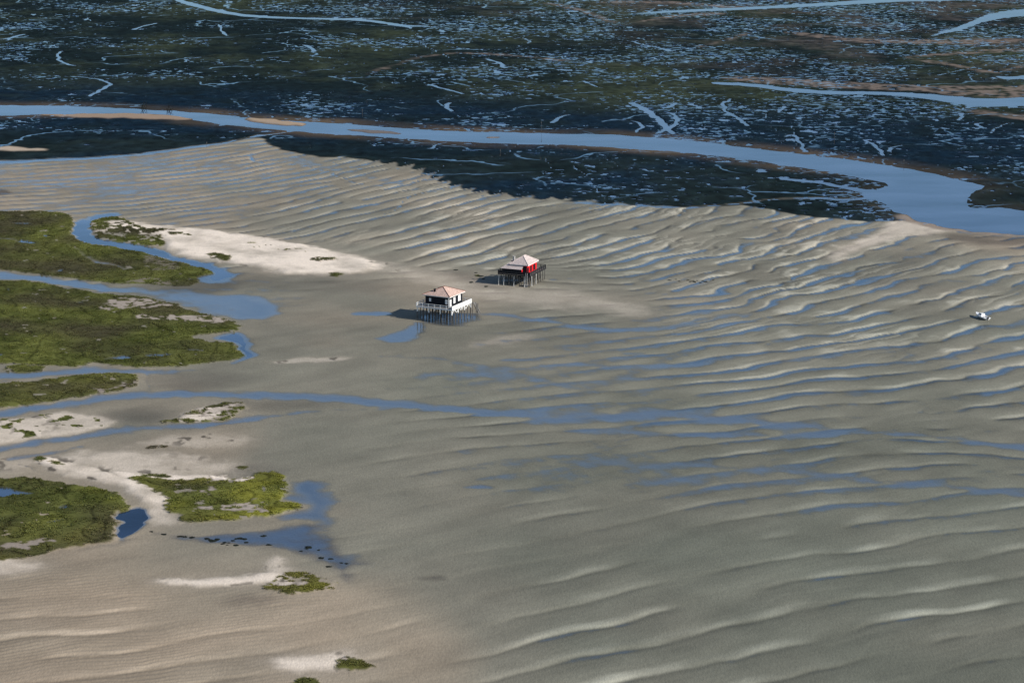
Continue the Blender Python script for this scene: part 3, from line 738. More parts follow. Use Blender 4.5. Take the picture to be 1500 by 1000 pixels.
for _ in range(75):
    u0, v0 = cr.uniform(-60, 1560), cr.uniform(0, 150) + 0.03 * 750
    if cr.random() < .2:
        u0, v0 = cr.uniform(600, 1300), cr.uniform(215, 260)
    x_, y_ = [float(q) for q in gp(u0, v0)]
    hd_ = cr.uniform(0, 6.28); pp = []
    for k in range(cr.randint(4, 10)):
        uu_ = 750 + FPX * x_ / (y_ * CP + H * SP); tt_ = (y_ * SP - H * CP) / (y_ * CP + H * SP)
        pp.append((uu_, 500 - FPX * tt_))
        hd_ += cr.gauss(0, .75); st__ = cr.uniform(9, 22)
        x_ += math.cos(hd_) * st__; y_ += math.sin(hd_) * st__ * 1.5
    FARCREEK.append((pp, cr.choice((.3, .45, .6, .9))))
for pts, w in FARCREEK:
    sl, d = sdf(pts, reach=10, closed=False, smooth=2)
    cut((sl, d - w * 0.5), .6, 1.2, BED_SAND)

NEAR = [  # near water: band, depth, softness, bed, amount
    # creek through the upper marsh
    (band([(178, 312, 3), (150, 317, 8), (128, 322, 10)]), .3, 3, BED_SAND, 1),
    ([(118, 320), (138, 321), (135, 333), (132, 342), (145, 349), (180, 354), (215, 360), (243, 368), (262, 377), (300, 384), (330, 393), (345, 405), (318, 408), (312, 397), (270, 386), (235, 377), (200, 367),
      (160, 361), (125, 357), (107, 349), (104, 336), (108, 326)], .4, 3, BED_SAND, 1),
    (band([(28, 352, 3), (40, 354, 6), (52, 356, 4)]), .15, 2, BED_MUD, 1), (band([(60, 346, 2), (66, 346, 4), (73, 347, 3)]), .15, 1.5, BED_MUD, 1),
    (band([(15, 325, 1.5), (35, 328, 2.5), (54, 329, 3)]), .15, 1.5, BED_MUD, 1), (band([(80, 399, 2), (90, 397, 4), (97, 395, 2)]), .15, 1.5, BED_MUD, 1), (band([(168, 369, 3), (176, 370, 3)]), .15, 1.5, BED_MUD, 1),
    (band([(-20, 349, 3), (20, 351, 4), (34, 354, 6), (28, 362, 5), (14, 366, 3)]), .10, 3, BED_SAND, .9),
    (band([(98, 357, 4), (112, 364, 8), (122, 373, 8), (140, 382, 8), (170, 389, 6), (205, 400, 3)]), .08, 3, BED_SAND, .9),
    # broad creek between the two marshes
    ([(-250, 385), (0, 398), (50, 402), (110, 411), (170, 418), (230, 424), (300, 428), (360, 434), (400, 446), (412, 458), (395, 470), (372, 472), (350, 468), (312, 462), (285, 455), (262, 446), (200, 433),
      (120, 425), (50, 412), (0, 408), (-250, 394)], .12, 7, BED_SAND, .62),
    ([(-250, 387), (0, 399), (50, 403), (110, 412), (170, 421), (205, 429), (150, 427), (80, 416), (0, 407), (-250, 393)], .12, 4, BED_SAND, 1),
    ([(340, 430), (380, 438), (408, 450), (405, 464), (370, 470), (340, 462), (360, 452), (330, 440)], .16, 8, BED_SAND, .85),
    ([(290, 405), (318, 399), (345, 404), (340, 412), (315, 416), (298, 412)], .2, 5, BED_SAND, .9),
    ([(305, 495), (330, 488), (355, 487), (368, 498), (372, 515), (378, 522), (360, 527), (335, 533), (350, 524), (352, 514), (340, 509), (356, 505), (320, 498)], .25, 3, BED_SAND, 1),
    (band([(208, 521, 3), (225, 521, 5), (255, 519.5, 3)]), .2, 1.5, BED_MUD, 1), (band([(-10, 519, 5), (6, 519, 4)]), .2, 1.5, BED_MUD, 1), (band([(110, 443, 3), (122, 443, 3)]), .15, 1.5, BED_MUD, 1),
    (band([(150, 525, 2), (170, 524, 5), (192, 525, 4)]), .08, 1.5, BED_MUD, .9), (band([(270, 512, 4), (282, 512, 5), (296, 512, 4)]), .04, 1.5, BED_MUD, .8),
    (band([(8, 424, 4), (14, 427, 5)]), .2, 1.5, BED_MUD, 1), (band([(88, 523, 4), (97, 525, 4)]), .05, 1.5, BED_MUD, .9),
    # muddy creek under the broad marsh
    (band([(-250, 556, 8), (0, 551, 10), (60, 548, 11), (120, 542, 11), (180, 542, 9), (230, 544, 8), (290, 543, 6)]), .09, 5, BED_SAND, .95),
    (band([(127, 540, 6), (131, 528, 5), (129, 521, 4)]), .12, 2, BED_MUD, 1), (band([(215, 548, 7), (214, 556, 9), (220, 566, 8), (222, 573, 6)]), .14, 2.5, BED_SAND, 1),
    (band([(25, 564, 3), (32, 563, 4), (36, 567, 3)]), .15, 1.5, BED_MUD, 1),
    # long creek crossing the flats
    (band([(-250, 632, 14), (0, 606, 13), (60, 598, 13), (120, 588, 13), (180, 579, 12), (230, 577, 11), (300, 578, 11), (400, 579, 13), (470, 583, 14), (520, 586, 14), (600, 594, 14), (680, 601, 13), (740, 606, 11), (800, 613, 12), (860, 622, 9)]), .12, 6, BED_SAND, 1),
    (band([(-250, 690, 20), (0, 660, 16), (40, 650, 15), (90, 643, 13), (150, 634, 12), (220, 627, 11), (300, 622, 12), (350, 617, 10), (400, 609, 9), (440, 604, 7), (500, 599, 5), (560, 598, 3)]), .10, 6, BED_SAND, .97),
    (band([(0, 675, 8), (40, 668, 9), (90, 660, 7), (130, 652, 4)]), .12, 5, BED_SAND, .9),
    (band([(15, 680, 3), (40, 684, 4), (60, 692, 3)]), .12, 2, BED_MUD, .9),
    # spread of thin water to the right
    (band([(660, 600, 8), (800, 607, 14), (880, 608, 18), (960, 608, 22), (1040, 612, 24), (1120, 618, 22), (1180, 624, 18), (1260, 632, 10)]), .085, 10, BED_SAND, .95),
    (band([(820, 628, 6), (900, 632, 8), (1000, 636, 10), (1100, 638, 10), (1200, 636, 9), (1300, 634, 9), (1380, 640, 10), (1450, 649, 10), (1500, 657, 10), (1640, 676, 12)]), .10, 7, BED_SAND, .97),
    (band([(820, 674, 6), (900, 678, 8), (980, 680, 8), (1080, 684, 9), (1160, 690, 10), (1240, 700, 12), (1340, 708, 12), (1420, 716, 14), (1500, 726, 18), (1640, 745, 20)]), .085, 9, BED_SAND, .95),
    (band([(850, 700, 8), (950, 700, 14), (1050, 706, 14), (1150, 706, 14), (1250, 716, 8)]), .06, 14, BED_SAND, .8),
    (band([(680, 714, 2), (705, 713, 8), (728, 714, 4)]), .12, 3, BED_SAND, 1),
    (band([(610, 549, 6), (680, 548, 10), (760, 552, 7)]), .07, 8, BED_SAND, .9), (band([(770, 538, 2), (820, 533, 6), (880, 535, 6), (960, 538, 7), (1040, 532, 4)]), .08, 5, BED_SAND, .85),
    (band([(730, 526, 3), (752, 525, 5), (770, 526, 2)]), .08, 4, BED_SAND, .85), (band([(900, 518, 2), (930, 518, 5), (960, 517, 3)]), .08, 4, BED_SAND, .8),
    (band([(525, 521, 2), (560, 522, 6), (640, 524, 5), (680, 533, 8), (740, 541, 8), (800, 560, 10), (860, 570, 10)]), .06, 9, BED_SAND, .85),
    # pool under the white-railed cabin and the creek running off from it
    ([(512, 460), (530, 455), (568, 455), (576, 459), (560, 464), (530, 463)], .10, 3, BED_SAND, 1),
    ([(596, 474), (612, 468), (628, 476), (625, 483), (622, 492), (610, 497), (585, 503), (560, 504), (549, 496), (560, 492), (582, 486)], .10, 4, BED_SAND, 1),
    ([(606, 462), (640, 456), (690, 456), (712, 462), (706, 470), (685, 478), (650, 479), (620, 476)], .035, 5, BED_MUD, .9),
    (band([(705, 460, 6), (740, 462, 7), (780, 467, 8), (830, 475, 9), (870, 483, 9), (930, 485, 8), (980, 480, 6), (1020, 476, 4)]), .07, 5, BED_SAND, .95),
    # pool by the red cabin
    (band([(795, 408, 3), (812, 409, 6), (830, 408, 4), (850, 407, 2)]), .06, 3, BED_SAND, .9),
    (band([(730, 411, 2), (760, 410, 6), (790, 409, 5)]), .06, 4, BED_MUD, .9),
    # wet strip below the far weed
    (band([(420, 228, 8), (480, 246, 8), (560, 262, 8), (620, 281, 7), (680, 289, 6), (760, 293, 5), (850, 297, 4)]), .05, 8, BED_SAND, .7),
    # still lagoon east of the yellow green island
    ([(424, 703), (445, 699), (470, 700), (485, 712), (490, 722), (510, 737), (488, 745), (494, 758), (488, 768), (455, 764), (420, 760), (405, 755), (430, 748), (446, 743), (425, 737), (414, 731), (420, 722), (418, 712)], .14, 8, BED_MUD, 1),
    ([(210, 775), (260, 781), (330, 779), (400, 770), (450, 762), (492, 762), (488, 778), (500, 800), (540, 815), (562, 826), (530, 834), (524, 850), (505, 857), (494, 848), (478, 834), (430, 814), (370, 806), (320, 800), (270, 792), (215, 784)], .045, 8, rgb(.075, .075, .082), .97),
    ([(171, 752), (190, 748), (212, 744), (217, 756), (206, 768), (205, 778), (185, 788), (172, 790), (175, 770)], .9, 3, BED_DEEP, 1),
    (band([(100, 808, 3), (140, 802, 6), (180, 792, 7), (230, 782, 6)]), .05, 3, BED_SAND, .8),
    ([(-30, 712), (10, 712), (30, 718), (60, 721), (55, 724), (25, 724), (8, 728), (-30, 726)], .3, 2, BED_MUD, 1), (band([(85, 745, 3), (97, 742, 7), (106, 743, 5)]), .25, 1.5, BED_MUD, 1),
    (band([(65, 766, 3), (82, 764, 6), (100, 760, 3)]), .25, 1.5, BED_MUD, 1), (band([(85, 775, 3), (94, 772, 6), (103, 769, 3)]), .25, 1.5, BED_MUD, 1), (band([(5, 733, 3), (22, 731, 3)]), .25, 1.5, BED_MUD, 1), (band([(55, 734, 2), (70, 734, 3)]), .1, 1.5, BED_MUD, 1),
    (band([(622, 848.5, 2), (636, 847.5, 6), (655, 847, 3)]), .03, 2, BED_MUD, .9),
]
for pts, dep, soft, bed, am in NEAR:
    sl, d = sdf(pts, reach=soft * 2 + 5)
    xs, ys = X[sl], Y[sl]
    d = d + (0.7 * noise(xs / 5, ys / 9, 201) + 0.5 * noise(xs / 14, ys / 20, 203)) * soft / 4 - 8.0 * AMP[sl] * (0.5 - prof[sl])
    cut((sl, d), dep, soft, bed, am)

bars = noise((0.97 * X - 0.2 * Y) / 26, (0.2 * X + 0.97 * Y) / 4.5, 211) + 0.6 * noise((0.9 * X + 0.43 * Y) / 15, (0.43 * X - 0.9 * Y) / 2.6, 212)
z = z + (0.026 * feather + 0.018 * streak + 0.024 * bars) * sst(.22, .03, np.abs(z)) * (1 - np.clip(veg, 0, 1)) * (1 - kF)
z = z + 0.012 * sst(1000, 600, Y) * np.sin(2 * np.pi * ((0.5 * X - 0.86 * Y) / 2.6 + 1.3 * noise(X / 19, Y / 19, 217) + .3 * noise(X / 5, Y / 5, 218))) * np.clip(.5 + fbm(X, Y, 35, 2, 219), 0, 1) * (1 - np.clip(veg, 0, 1)) * sst(0, .05, z)
# wetness follows height above the water
low_wet = sst(0.075, 0.0, z) * (1 - np.clip(veg, 0, 1)) * (1 - kF)
wet = np.maximum(wet * (1 - veg), low_wet * 0.9) * (1 - kF) + 0.02 * kF
wet = wet * (1 - 0.9 * np.clip(white_amt * 1.3, 0, 1))
film = sst(0.055, -0.07, z + 0.012 * fbm(X, Y * .6, 5, 2, 215)) * (1 - np.clip(veg, 0, 1)) * (1 - kF)
film = film + kF * .10 * sst(-.28, .05, pd) * sst(-.5, .5, s2 + blue)
lw = (low_wet * 0.75)[..., None]
col = col * (1 - lw) + lw * (col * np.array([.60, .62, .64]))
under = sst(0.0, -0.35, z)[..., None]
col = np.clip(col * (1 - 0.55 * under), 0.002, .85)

# ------------------------------------------------------------------ terrain object
def grid_mesh(name, X, Y, Z):
    nv, nu = X.shape
    me = bpy.data.meshes.new(name)
    co = np.empty((nv * nu, 3), np.float32)
    co[:, 0] = X.ravel(); co[:, 1] = Y.ravel(); co[:, 2] = Z.ravel()
    idx = np.arange(nv * nu).reshape(nv, nu)
    # rows run from far to near, so this winding faces up
    q = np.stack([idx[:-1, :-1], idx[1:, :-1], idx[1:, 1:], idx[:-1, 1:]], -1).reshape(-1, 4)
    nq = len(q)
    me.vertices.add(nv * nu)
    me.vertices.foreach_set('co', co.ravel())
    me.loops.add(nq * 4)
    me.loops.foreach_set('vertex_index', q.ravel().astype(np.int32))
    me.polygons.add(nq)
    me.polygons.foreach_set('loop_start', np.arange(0, nq * 4, 4, dtype=np.int32))
    me.polygons.foreach_set('use_smooth', np.ones(nq, bool))
    me.update(calc_edges=True)
    return me

def tag(o, label=None, cat=None, group=None, kind=None):
    if label: o['label'] = label
    if cat: o['category'] = cat
    if group: o['group'] = group
    if kind: o['kind'] = kind
    return o

me = grid_mesh('tidal_flat', X, Y, z)
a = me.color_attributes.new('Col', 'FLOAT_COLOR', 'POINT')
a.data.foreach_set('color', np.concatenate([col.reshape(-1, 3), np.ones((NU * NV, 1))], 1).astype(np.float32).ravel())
a = me.attributes.new('glint', 'FLOAT', 'POINT')
a.data.foreach_set('value', np.clip(kF * (dens + .12) * sst(-1, 2, dR) * (1 - .6 * tanm), 0, 1).astype(np.float32).ravel())
a = me.attributes.new('film', 'FLOAT', 'POINT')
a.data.foreach_set('value', np.clip(film, 0, 1).astype(np.float32).ravel())
a = me.attributes.new('wet', 'FLOAT', 'POINT')
a.data.foreach_set('value', np.clip(wet, 0, 1).astype(np.float32).ravel())
me.materials.append(M_GROUND)
flat = bpy.data.objects.new('tidal_flat', me)
COL.objects.link(flat)
tag(flat, 'rippled grey sand flats and dark weed flats at low tide', 'ground', kind='structure')

WL = -0.15
wm = bpy.data.meshes.new('water')
wm.from_pydata([(-9000, 150, WL), (9000, 150, WL), (9000, 30000, WL), (-9000, 30000, WL)], [], [(0, 1, 2, 3)])
wm.materials.append(M_WATER)
water = bpy.data.objects.new('water', wm)
COL.objects.link(water)
dp = chaikin([(171, 751), (190, 748), (212, 744), (217, 756), (206, 768), (205, 778), (185, 788), (171, 790), (174, 770)], 2)
dx_, dy_ = gp(dp[:, 0], dp[:, 1])
cxm, cym = dx_.mean(), dy_.mean()
dm_ = bpy.data.meshes.new('deep_pool')
dm_.from_pydata([(float(cxm + (a_ - cxm) * 1.12), float(cym + (b_ - cym) * 1.12), WL + .006) for a_, b_ in zip(dx_, dy_)], [], [tuple(range(len(dx_)))[::-1]])
if dm_.polygons[0].normal.z < 0: dm_.flip_normals()
dm_.materials.append(M_CLEAR)
dpo = bpy.data.objects.new('deep_pool', dm_)
COL.objects.link(dpo)
tag(dpo, 'deep dark blue pool at the edge of the olive marsh island', 'pool', kind='structure')
tag(water, 'still blue water filling creeks, pools and the river', 'water', kind='structure')

def sample(F, x, y):
    """value of a terrain grid at plan positions"""
    x = np.asarray(x, float); y = np.asarray(y, float)
    r = np.interp(y, YROW[::-1], np.arange(NV)[::-1])
    k = np.interp(y, YROW[::-1], KV[::-1])
    c = np.interp(x / k * FPX + 750, U, np.arange(NU))
    i = np.clip(r.astype(int), 0, NV - 2); j = np.clip(c.astype(int), 0, NU - 2)
    a = r - i; b = c - j
    return (F[i, j] * (1 - b) + F[i, j + 1] * b) * (1 - a) + (F[i + 1, j] * (1 - b) + F[i + 1, j + 1] * b) * a

def ground_z(x, y):
    return float(sample(z, np.array([x]), np.array([y]))[0])

# ------------------------------------------------------------------ marsh plants: tufts of leaning blades
def tufts(name, x, y, zz, c, size, hgt, blades=5):
    n = len(x)
    ang = rng.uniform(0, 2 * np.pi, (n, 1)) + np.arange(blades)[None, :] * (2 * np.pi / blades) + rng.normal(0, .35, (n, blades))
    lean = rng.uniform(0.25, 1.0, (n, blades)) * size[:, None]
    hh = hgt[:, None] * rng.uniform(0.55, 1.1, (n, blades))
    w = size[:, None] * rng.uniform(0.22, 0.42, (n, blades))
    ca, sa = np.cos(ang), np.sin(ang)
    co = np.zeros((n, blades, 3, 3), np.float32)
    for k, s in enumerate((-1, 1)):
        co[:, :, k, 0] = x[:, None] - s * sa * w + ca * 0.05
        co[:, :, k, 1] = y[:, None] + s * ca * w + sa * 0.05
        co[:, :, k, 2] = zz[:, None] - 0.06
    co[:, :, 2, 0] = x[:, None] + ca * lean
    co[:, :, 2, 1] = y[:, None] + sa * lean
    co[:, :, 2, 2] = zz[:, None] + hh
    nt_ = n * blades
    me = bpy.data.meshes.new(name)
    me.vertices.add(nt_ * 3); me.vertices.foreach_set('co', co.ravel())
    me.loops.add(nt_ * 3); me.loops.foreach_set('vertex_index', np.arange(nt_ * 3, dtype=np.int32))
    me.polygons.add(nt_); me.polygons.foreach_set('loop_start', np.arange(0, nt_ * 3, 3, dtype=np.int32))
    me.update(calc_edges=True)
    cc = np.ones((n, blades, 3, 4), np.float32)
    jit = rng.uniform(0.85, 1.2, (n, blades, 1, 1))
    cc[..., :3] = np.clip(c[:, None, None, :] * jit, 0, 1)
    at_ = me.color_attributes.new('Col', 'FLOAT_COLOR', 'POINT')
    at_.data.foreach_set('color', cc.ravel())
    me.materials.append(M_LEAF)
    o = bpy.data.objects.new(name, me)
    COL.objects.link(o)
    return o

colS = [np.ascontiguousarray(col[..., k]) for k in range(3)]
for n_, (key, (pts, cover, yel, hh, lab)) in enumerate(ISLANDS.items()):
    p = np.asarray(pts, float)
    p[:, 0] = np.clip(p[:, 0], -130, 1630)
    gx, gy = gp(p[:, 0], p[:, 1])
    x0, x1, y0, y1 = gx.min(), gx.max(), gy.min(), gy.max()
    small = (x1 - x0) * (y1 - y0) < 700
    nn = int((x1 - x0) * (y1 - y0) * (9.0 if small else 3.6))
    px_, py_ = rng.uniform(x0, x1, nn), rng.uniform(y0, y1, nn)
    r = np.clip(np.rint(np.interp(py_, YROW[::-1], np.arange(NV)[::-1])).astype(int), 0, NV - 1)
    kk = np.interp(py_, YROW[::-1], KV[::-1])
    c = np.clip(np.rint(np.interp(px_ / kk * FPX + 750, U, np.arange(NU))).astype(int), 0, NU - 1)
    ok = (vid[r, c] == n_) & (z[r, c] > 0.05)
    clump = 0.5 + 0.8 * fbm(px_, py_, 5, 2, 231)
    ok &= rng.uniform(0, 1, nn) < np.clip(clump + .25, .2, 1)
    px_, py_, clump = px_[ok], py_[ok], clump[ok]
    if len(px_) < 3:
        continue
    zz = sample(z, px_, py_)
    cc = np.stack([sample(s, px_, py_) for s in colS], 1) * (1.25 + 0.5 * (clump[:, None] - .5)) + rng.normal(0, .004, (len(px_), 3))
    size = rng.uniform(.28, .62, len(px_)) * (0.8 + 0.4 * clump)
    hgt = rng.uniform(.12, .32, len(px_)) * (0.6 + 0.9 * clump)
    o = tufts('salt_marsh_grass', px_, py_, zz, np.clip(cc, .004, 1), size, hgt)
    tag(o, lab, 'grass', kind='stuff')

# ------------------------------------------------------------------ small mesh kit
class MB:
    def __init__(s):
        s.v, s.f = [], []
    def add(s, vs, fs):
        n = len(s.v)
        s.v += [tuple(v) for v in vs]
        s.f += [tuple(i + n for i in f) for f in fs]
        return s
    def box(s, x0, x1, y0, y1, z0, z1):
        return s.add([(x0, y0, z0), (x1, y0, z0), (x1, y1, z0), (x0, y1, z0), (x0, y0, z1), (x1, y0, z1), (x1, y1, z1), (x0, y1, z1)],
                     [(3, 2, 1, 0), (4, 5, 6, 7), (0, 1, 5, 4), (1, 2, 6, 5), (2, 3, 7, 6), (3, 0, 4, 7)])
    def tube(s, a, b, ra, rb=None, n=8):
        a, b = Vector(a), Vector(b)
        rb = ra if rb is None else rb
        d = (b - a).normalized()
        e = d.orthogonal().normalized(); g = d.cross(e)
        vs = []
        for p, r in ((a, ra), (b, rb)):
            vs += [p + r * (math.cos(2 * math.pi * k / n) * e + math.sin(2 * math.pi * k / n) * g) for k in range(n)]
        fs = [(k, (k + 1) % n, n + (k + 1) % n, n + k) for k in range(n)]
        return s.add(vs, fs + [tuple(range(n))[::-1], tuple(range(n, 2 * n))])
    def beam(s, a, b, w, h):
        a, b = Vector(a), Vector(b)
        d = (b - a).normalized()
        up = Vector((0, 0, 1)) if abs(d.z) < .95 else Vector((1, 0, 0))
        sd = d.cross(up).normalized(); u2 = sd.cross(d)
        vs = [p + sx * sd * w / 2 + sy * u2 * h / 2 for p in (a, b) for sx, sy in ((-1, -1), (1, -1), (1, 1), (-1, 1))]
        return s.add(vs, [(0, 1, 2, 3), (7, 6, 5, 4), (0, 4, 5, 1), (1, 5, 6, 2), (2, 6, 7, 3), (3, 7, 4, 0)])
    def build(s, name, m, parent=None, smooth=False):
        me = bpy.data.meshes.new(name)
        me.from_pydata(s.v, [], s.f)
        me.update()
        import bmesh
        b = bmesh.new(); b.from_mesh(me)
        bmesh.ops.recalc_face_normals(b, faces=b.faces)
        b.to_mesh(me); b.free()
        if smooth:
            for p in me.polygons: p.use_smooth = True
        me.materials.append(m)
        o = bpy.data.objects.new(name, me)
        COL.objects.link(o)
        o.parent = parent
        return o

def empty(name, loc, rz, label, cat, group=None):
    e = bpy.data.objects.new(name, None)
    COL.objects.link(e)
    e.location = loc
    e.rotation_euler = (0, 0, rz)
    e.empty_display_size = .5
    return tag(e, label, cat, group)

M_WHITE = simple('white_paint', (.80, .80, .79), .6, .06, 2)
M_TAR = simple('tarred_board', (.012, .014, .020), .75, .4, 2, .15, (1, 1, 6))
M_TILE = simple('salmon_tile', (.56, .40, .335), .85, .28, 2.2)
M_TILE2 = simple('bleached_tile', (.52, .44, .42), .85, .22, 2.2)
M_RED = simple('red_board', (.62, .015, .022), .65, .18, 2, .2, (1, 1, .3))
M_PILE = simple('weathered_pile', (.10, .095, .09), .9, .5, 3, .1, (1, 1, .4))
M_PALEP = simple('pale_pile', (.50, .50, .49), .85, .35, 2.5, .1, (1, 1, .4))
M_DECK = simple('grey_deck', (.20, .19, .18), .9, .25, 2, .1)
M_DARKW = simple('dark_railing', (.020, .022, .026), .8, .4, 3, .1)
M_BRICK = simple('pale_chimney', (.42, .40, .38), .9, .2, 3)
M_GLASS = simple('dark_glass', (.01, .013, .018), .12, .2, 1, .6)
M_WEED = simple('wet_weed', (.012, .015, .011), .8, .4, 6, .1)
M_HULL = simple('white_gelcoat', (.82, .83, .84), .3, .05, 2, .5)
M_NAVY = simple('grey_cockpit', (.10, .11, .13), .6, .2, 3)
M_METAL = simple('dull_metal', (.35, .36, .37), .4, .2, 5, .6)
M_ENGINE = simple('black_engine', (.02, .02, .022), .4, .2, 5, .5)

def planks(x0, x1, y0, y1, zt, name, m, parent, w=.42, th=.07):
    """deck of separate boards running along x, sharing one mesh"""
    n = max(1, int(round((y1 - y0) / w)))
    st = (y1 - y0) / n
    proto = None
    for k in range(n):
        if proto is None:
            proto = MB().box(x0, x1, 0.02, st - .03, -th, 0).build(name, m, parent)
            o = proto
        else:
            o = proto.copy(); COL.objects.link(o); o.parent = parent
        o.location = (0, y0 + k * st, zt + random.uniform(-.008, .008))

def hip_roof(x0, x1, y0, y1, ze, zr, m, parent, name='roof', courses=13, capmat=None, ridge=None):
    """hip roof laid in stepped tile courses, with hip caps"""
    cx, cy = (x0 + x1) / 2, (y0 + y1) / 2
    lx, ly = (x1 - x0) / 2, (y1 - y0) / 2
    rl = ridge if ridge is not None else (0.0, max(0.0, ly - lx))
    mb = MB()
    for k in range(courses):
        a, b = k / courses, (k + 1) / courses
        def ring(t, dz):
            hx = lx + (rl[0] - lx) * t; hy = ly + (rl[1] - ly) * t
            zz = ze + (zr - ze) * t + dz
            return [(cx - hx, cy - hy, zz), (cx + hx, cy - hy, zz), (cx + hx, cy + hy, zz), (cx - hx, cy + hy, zz)]
        lo, hi = ring(a, .055), ring(b, 0.01)
        base_ = ring(a, -.02)
        fs = []
        for j in range(4):
            q = (j + 1) % 4
            fs += [(j, q, 4 + q, 4 + j), (8 + j, 8 + q, q, j)]
        mb.add(lo + hi + base_, fs)
    mb.add([(x0, y0, ze - .02), (x1, y0, ze - .02), (x1, y1, ze - .02), (x0, y1, ze - .02)], [(0, 3, 2, 1)])
    r = mb.build(name, m, parent)
    tops = [(cx - rl[0], cy - rl[1]), (cx + rl[0], cy - rl[1]), (cx + rl[0], cy + rl[1]), (cx - rl[0], cy + rl[1])]
    for (ex, ey), (tx, ty) in zip([(x0, y0), (x1, y0), (x1, y1), (x0, y1)], tops):
        MB().tube((ex, ey, ze + .06), (tx, ty, zr + .05), .11, n=6).build('hip_cap', capmat or m, r)
    if rl[0] + rl[1] > .05:
        MB().tube((cx - rl[0], cy - rl[1], zr + .05), (cx + rl[0], cy + rl[1], zr + .05), .12, n=6).build('ridge_cap', capmat or m, r)
    return r

def window(x, y, zc, w, h, face, m, parent, name='shutter'):
    """flat leaf with two jambs, standing proud of a wall; face 'y' looks to -y, 'x' to +x"""
    if face == 'y':
        o = MB().box(x - w / 2, x + w / 2, y - .06, y + .02, zc - h / 2, zc + h / 2).build(name, m, parent)
    else:
        o = MB().box(x - .02, x + .06, y - w / 2, y + w / 2, zc - h / 2, zc + h / 2).build(name, m, parent)
    for s_ in (-1, 1):
        q0, q1 = sorted((s_ * w / 2, s_ * (w / 2 + .06)))
        if face == 'y':
            MB().box(x + q0, x + q1, y - .09, y + .02, zc - h / 2 - .06, zc + h / 2 + .06).build('jamb', m, o)
        else:
            MB().box(x - .02, x + .09, y + q0, y + q1, zc - h / 2 - .06, zc + h / 2 + .06).build('jamb', m, o)
    return o

# ------------------------------------------------------------------ black cabin with white railings
fx, fy = gp(662.4, 475.2)
S = 12.9
ROT1 = math.atan2(-.457, .889)
def cabin_origin(fx, fy, rot):
    """the front corner of the deck is the local origin: x runs from the left corner to it, y to the right-hand corner"""
    return (float(fx), float(fy), 0.0)
A1 = empty('stilt_cabin', cabin_origin(fx, fy, ROT1), ROT1, 'black wooden cabin with white railings and salmon tiled roof on stilts', 'cabin')
DK = 4.75
# piles
pmesh = {}
def pile(parent, x, y, top, r, m, rootz=-1.0, lean=(0, 0), band_=None):
    o = MB().tube((x + lean[0], y + lean[1], rootz), (x, y, top), r * 1.08, r * .95, 8).build('pile', m, parent)
    return o
for i in range(7):
    for j in range(7):
        x = -S + .2 + i * (S - .4) / 6; y = .2 + j * (S - .4) / 6
        outer = (j == 0 or i == 6)
        lean = (random.uniform(-.12, .12), random.uniform(-.12, .12))
        o = pile(A1, x, y, DK - .28, .17 if outer else .12, M_PILE, lean=lean)
        if outer:
            MB().tube((x + lean[0] * .2, y + lean[1] * .2, DK - (1.0 if (i + j) % 2 else 1.8)), (x, y, DK - .27), .195, .185, 8).build('painted_sleeve', M_WHITE, o)
# beams and braces
for j in range(7):
    y = .2 + j * (S - .4) / 6
    MB().beam((-S, y, DK - .2), (0, y, DK - .2), .16, .22).build('beam', M_PILE, A1)
for i in range(4):
    y0_ = .2 + i * (S - .4) / 4; y1_ = .2 + (i + 1) * (S - .4) / 4
    ym = (y0_ + y1_) / 2
    MB().beam((-.2, y0_, DK - 1.5), (-.2, ym, DK - .35), .12, .14).beam((-.2, y1_, DK - 1.5), (-.2, ym, DK - .35), .12, .14).build('brace', M_WHITE, A1)
planks(-S - .05, .05, -.05, S + .05, DK, 'deck_board', M_DECK, A1)
# fascia
MB().box(-S - .1, .1, -.14, -.06, DK - .32, DK + .03).build('fascia', M_WHITE, A1)
MB().box(.06, .14, -.06, S + .1, DK - .32, DK + .03).build('fascia', M_WHITE, A1)
MB().box(-S - .14, -S - .06, -.06, S + .1, DK - .32, DK + .03).build('fascia', M_WHITE, A1)
MB().box(-S - .06, .06, S + .06, S + .14, DK - .32, DK + .03).build('fascia', M_WHITE, A1)
# railings
RT = DK + 1.0
def rail(parent, a, b, n, m, solid=False, top=1.0, mids=(.5,), thick=.10):
    a, b = Vector(a), Vector(b)
    mb = MB()
    mb.beam(a + Vector((0, 0, top)), b + Vector((0, 0, top)), .14, .10)
    for q in mids:
        mb.beam(a + Vector((0, 0, top * q)), b + Vector((0, 0, top * q)), .06, .12)
    r = mb.build('railing', m, parent)
    for k in range(n + 1):
        p = a.lerp(b, k / n)
        MB().box(p.x - .09, p.x + .09, p.y - .09, p.y + .09, p.z - .02, p.z + top + .06).build('railing_post', m, r)
    if solid:
        d = (b - a)
        nb = 5
        for k in range(nb):
            zc = .12 + k * (top - .2) / nb + .06
            MB().beam(a + Vector((0, 0, zc)), b + Vector((0, 0, zc)), .05, (top - .2) / nb - .015).build('railing_board', m, r)
    return r
rail(A1, (-S, 0, DK), (0, 0, DK), 6, M_WHITE)
rail(A1, (0, .16, DK), (0, S, DK), 6, M_WHITE, solid=True)
rail(A1, (-S, .16, DK), (-S, S, DK), 6, M_WHITE)
rail(A1, (-S + .16, S, DK), (-.16, S, DK), 6, M_WHITE)
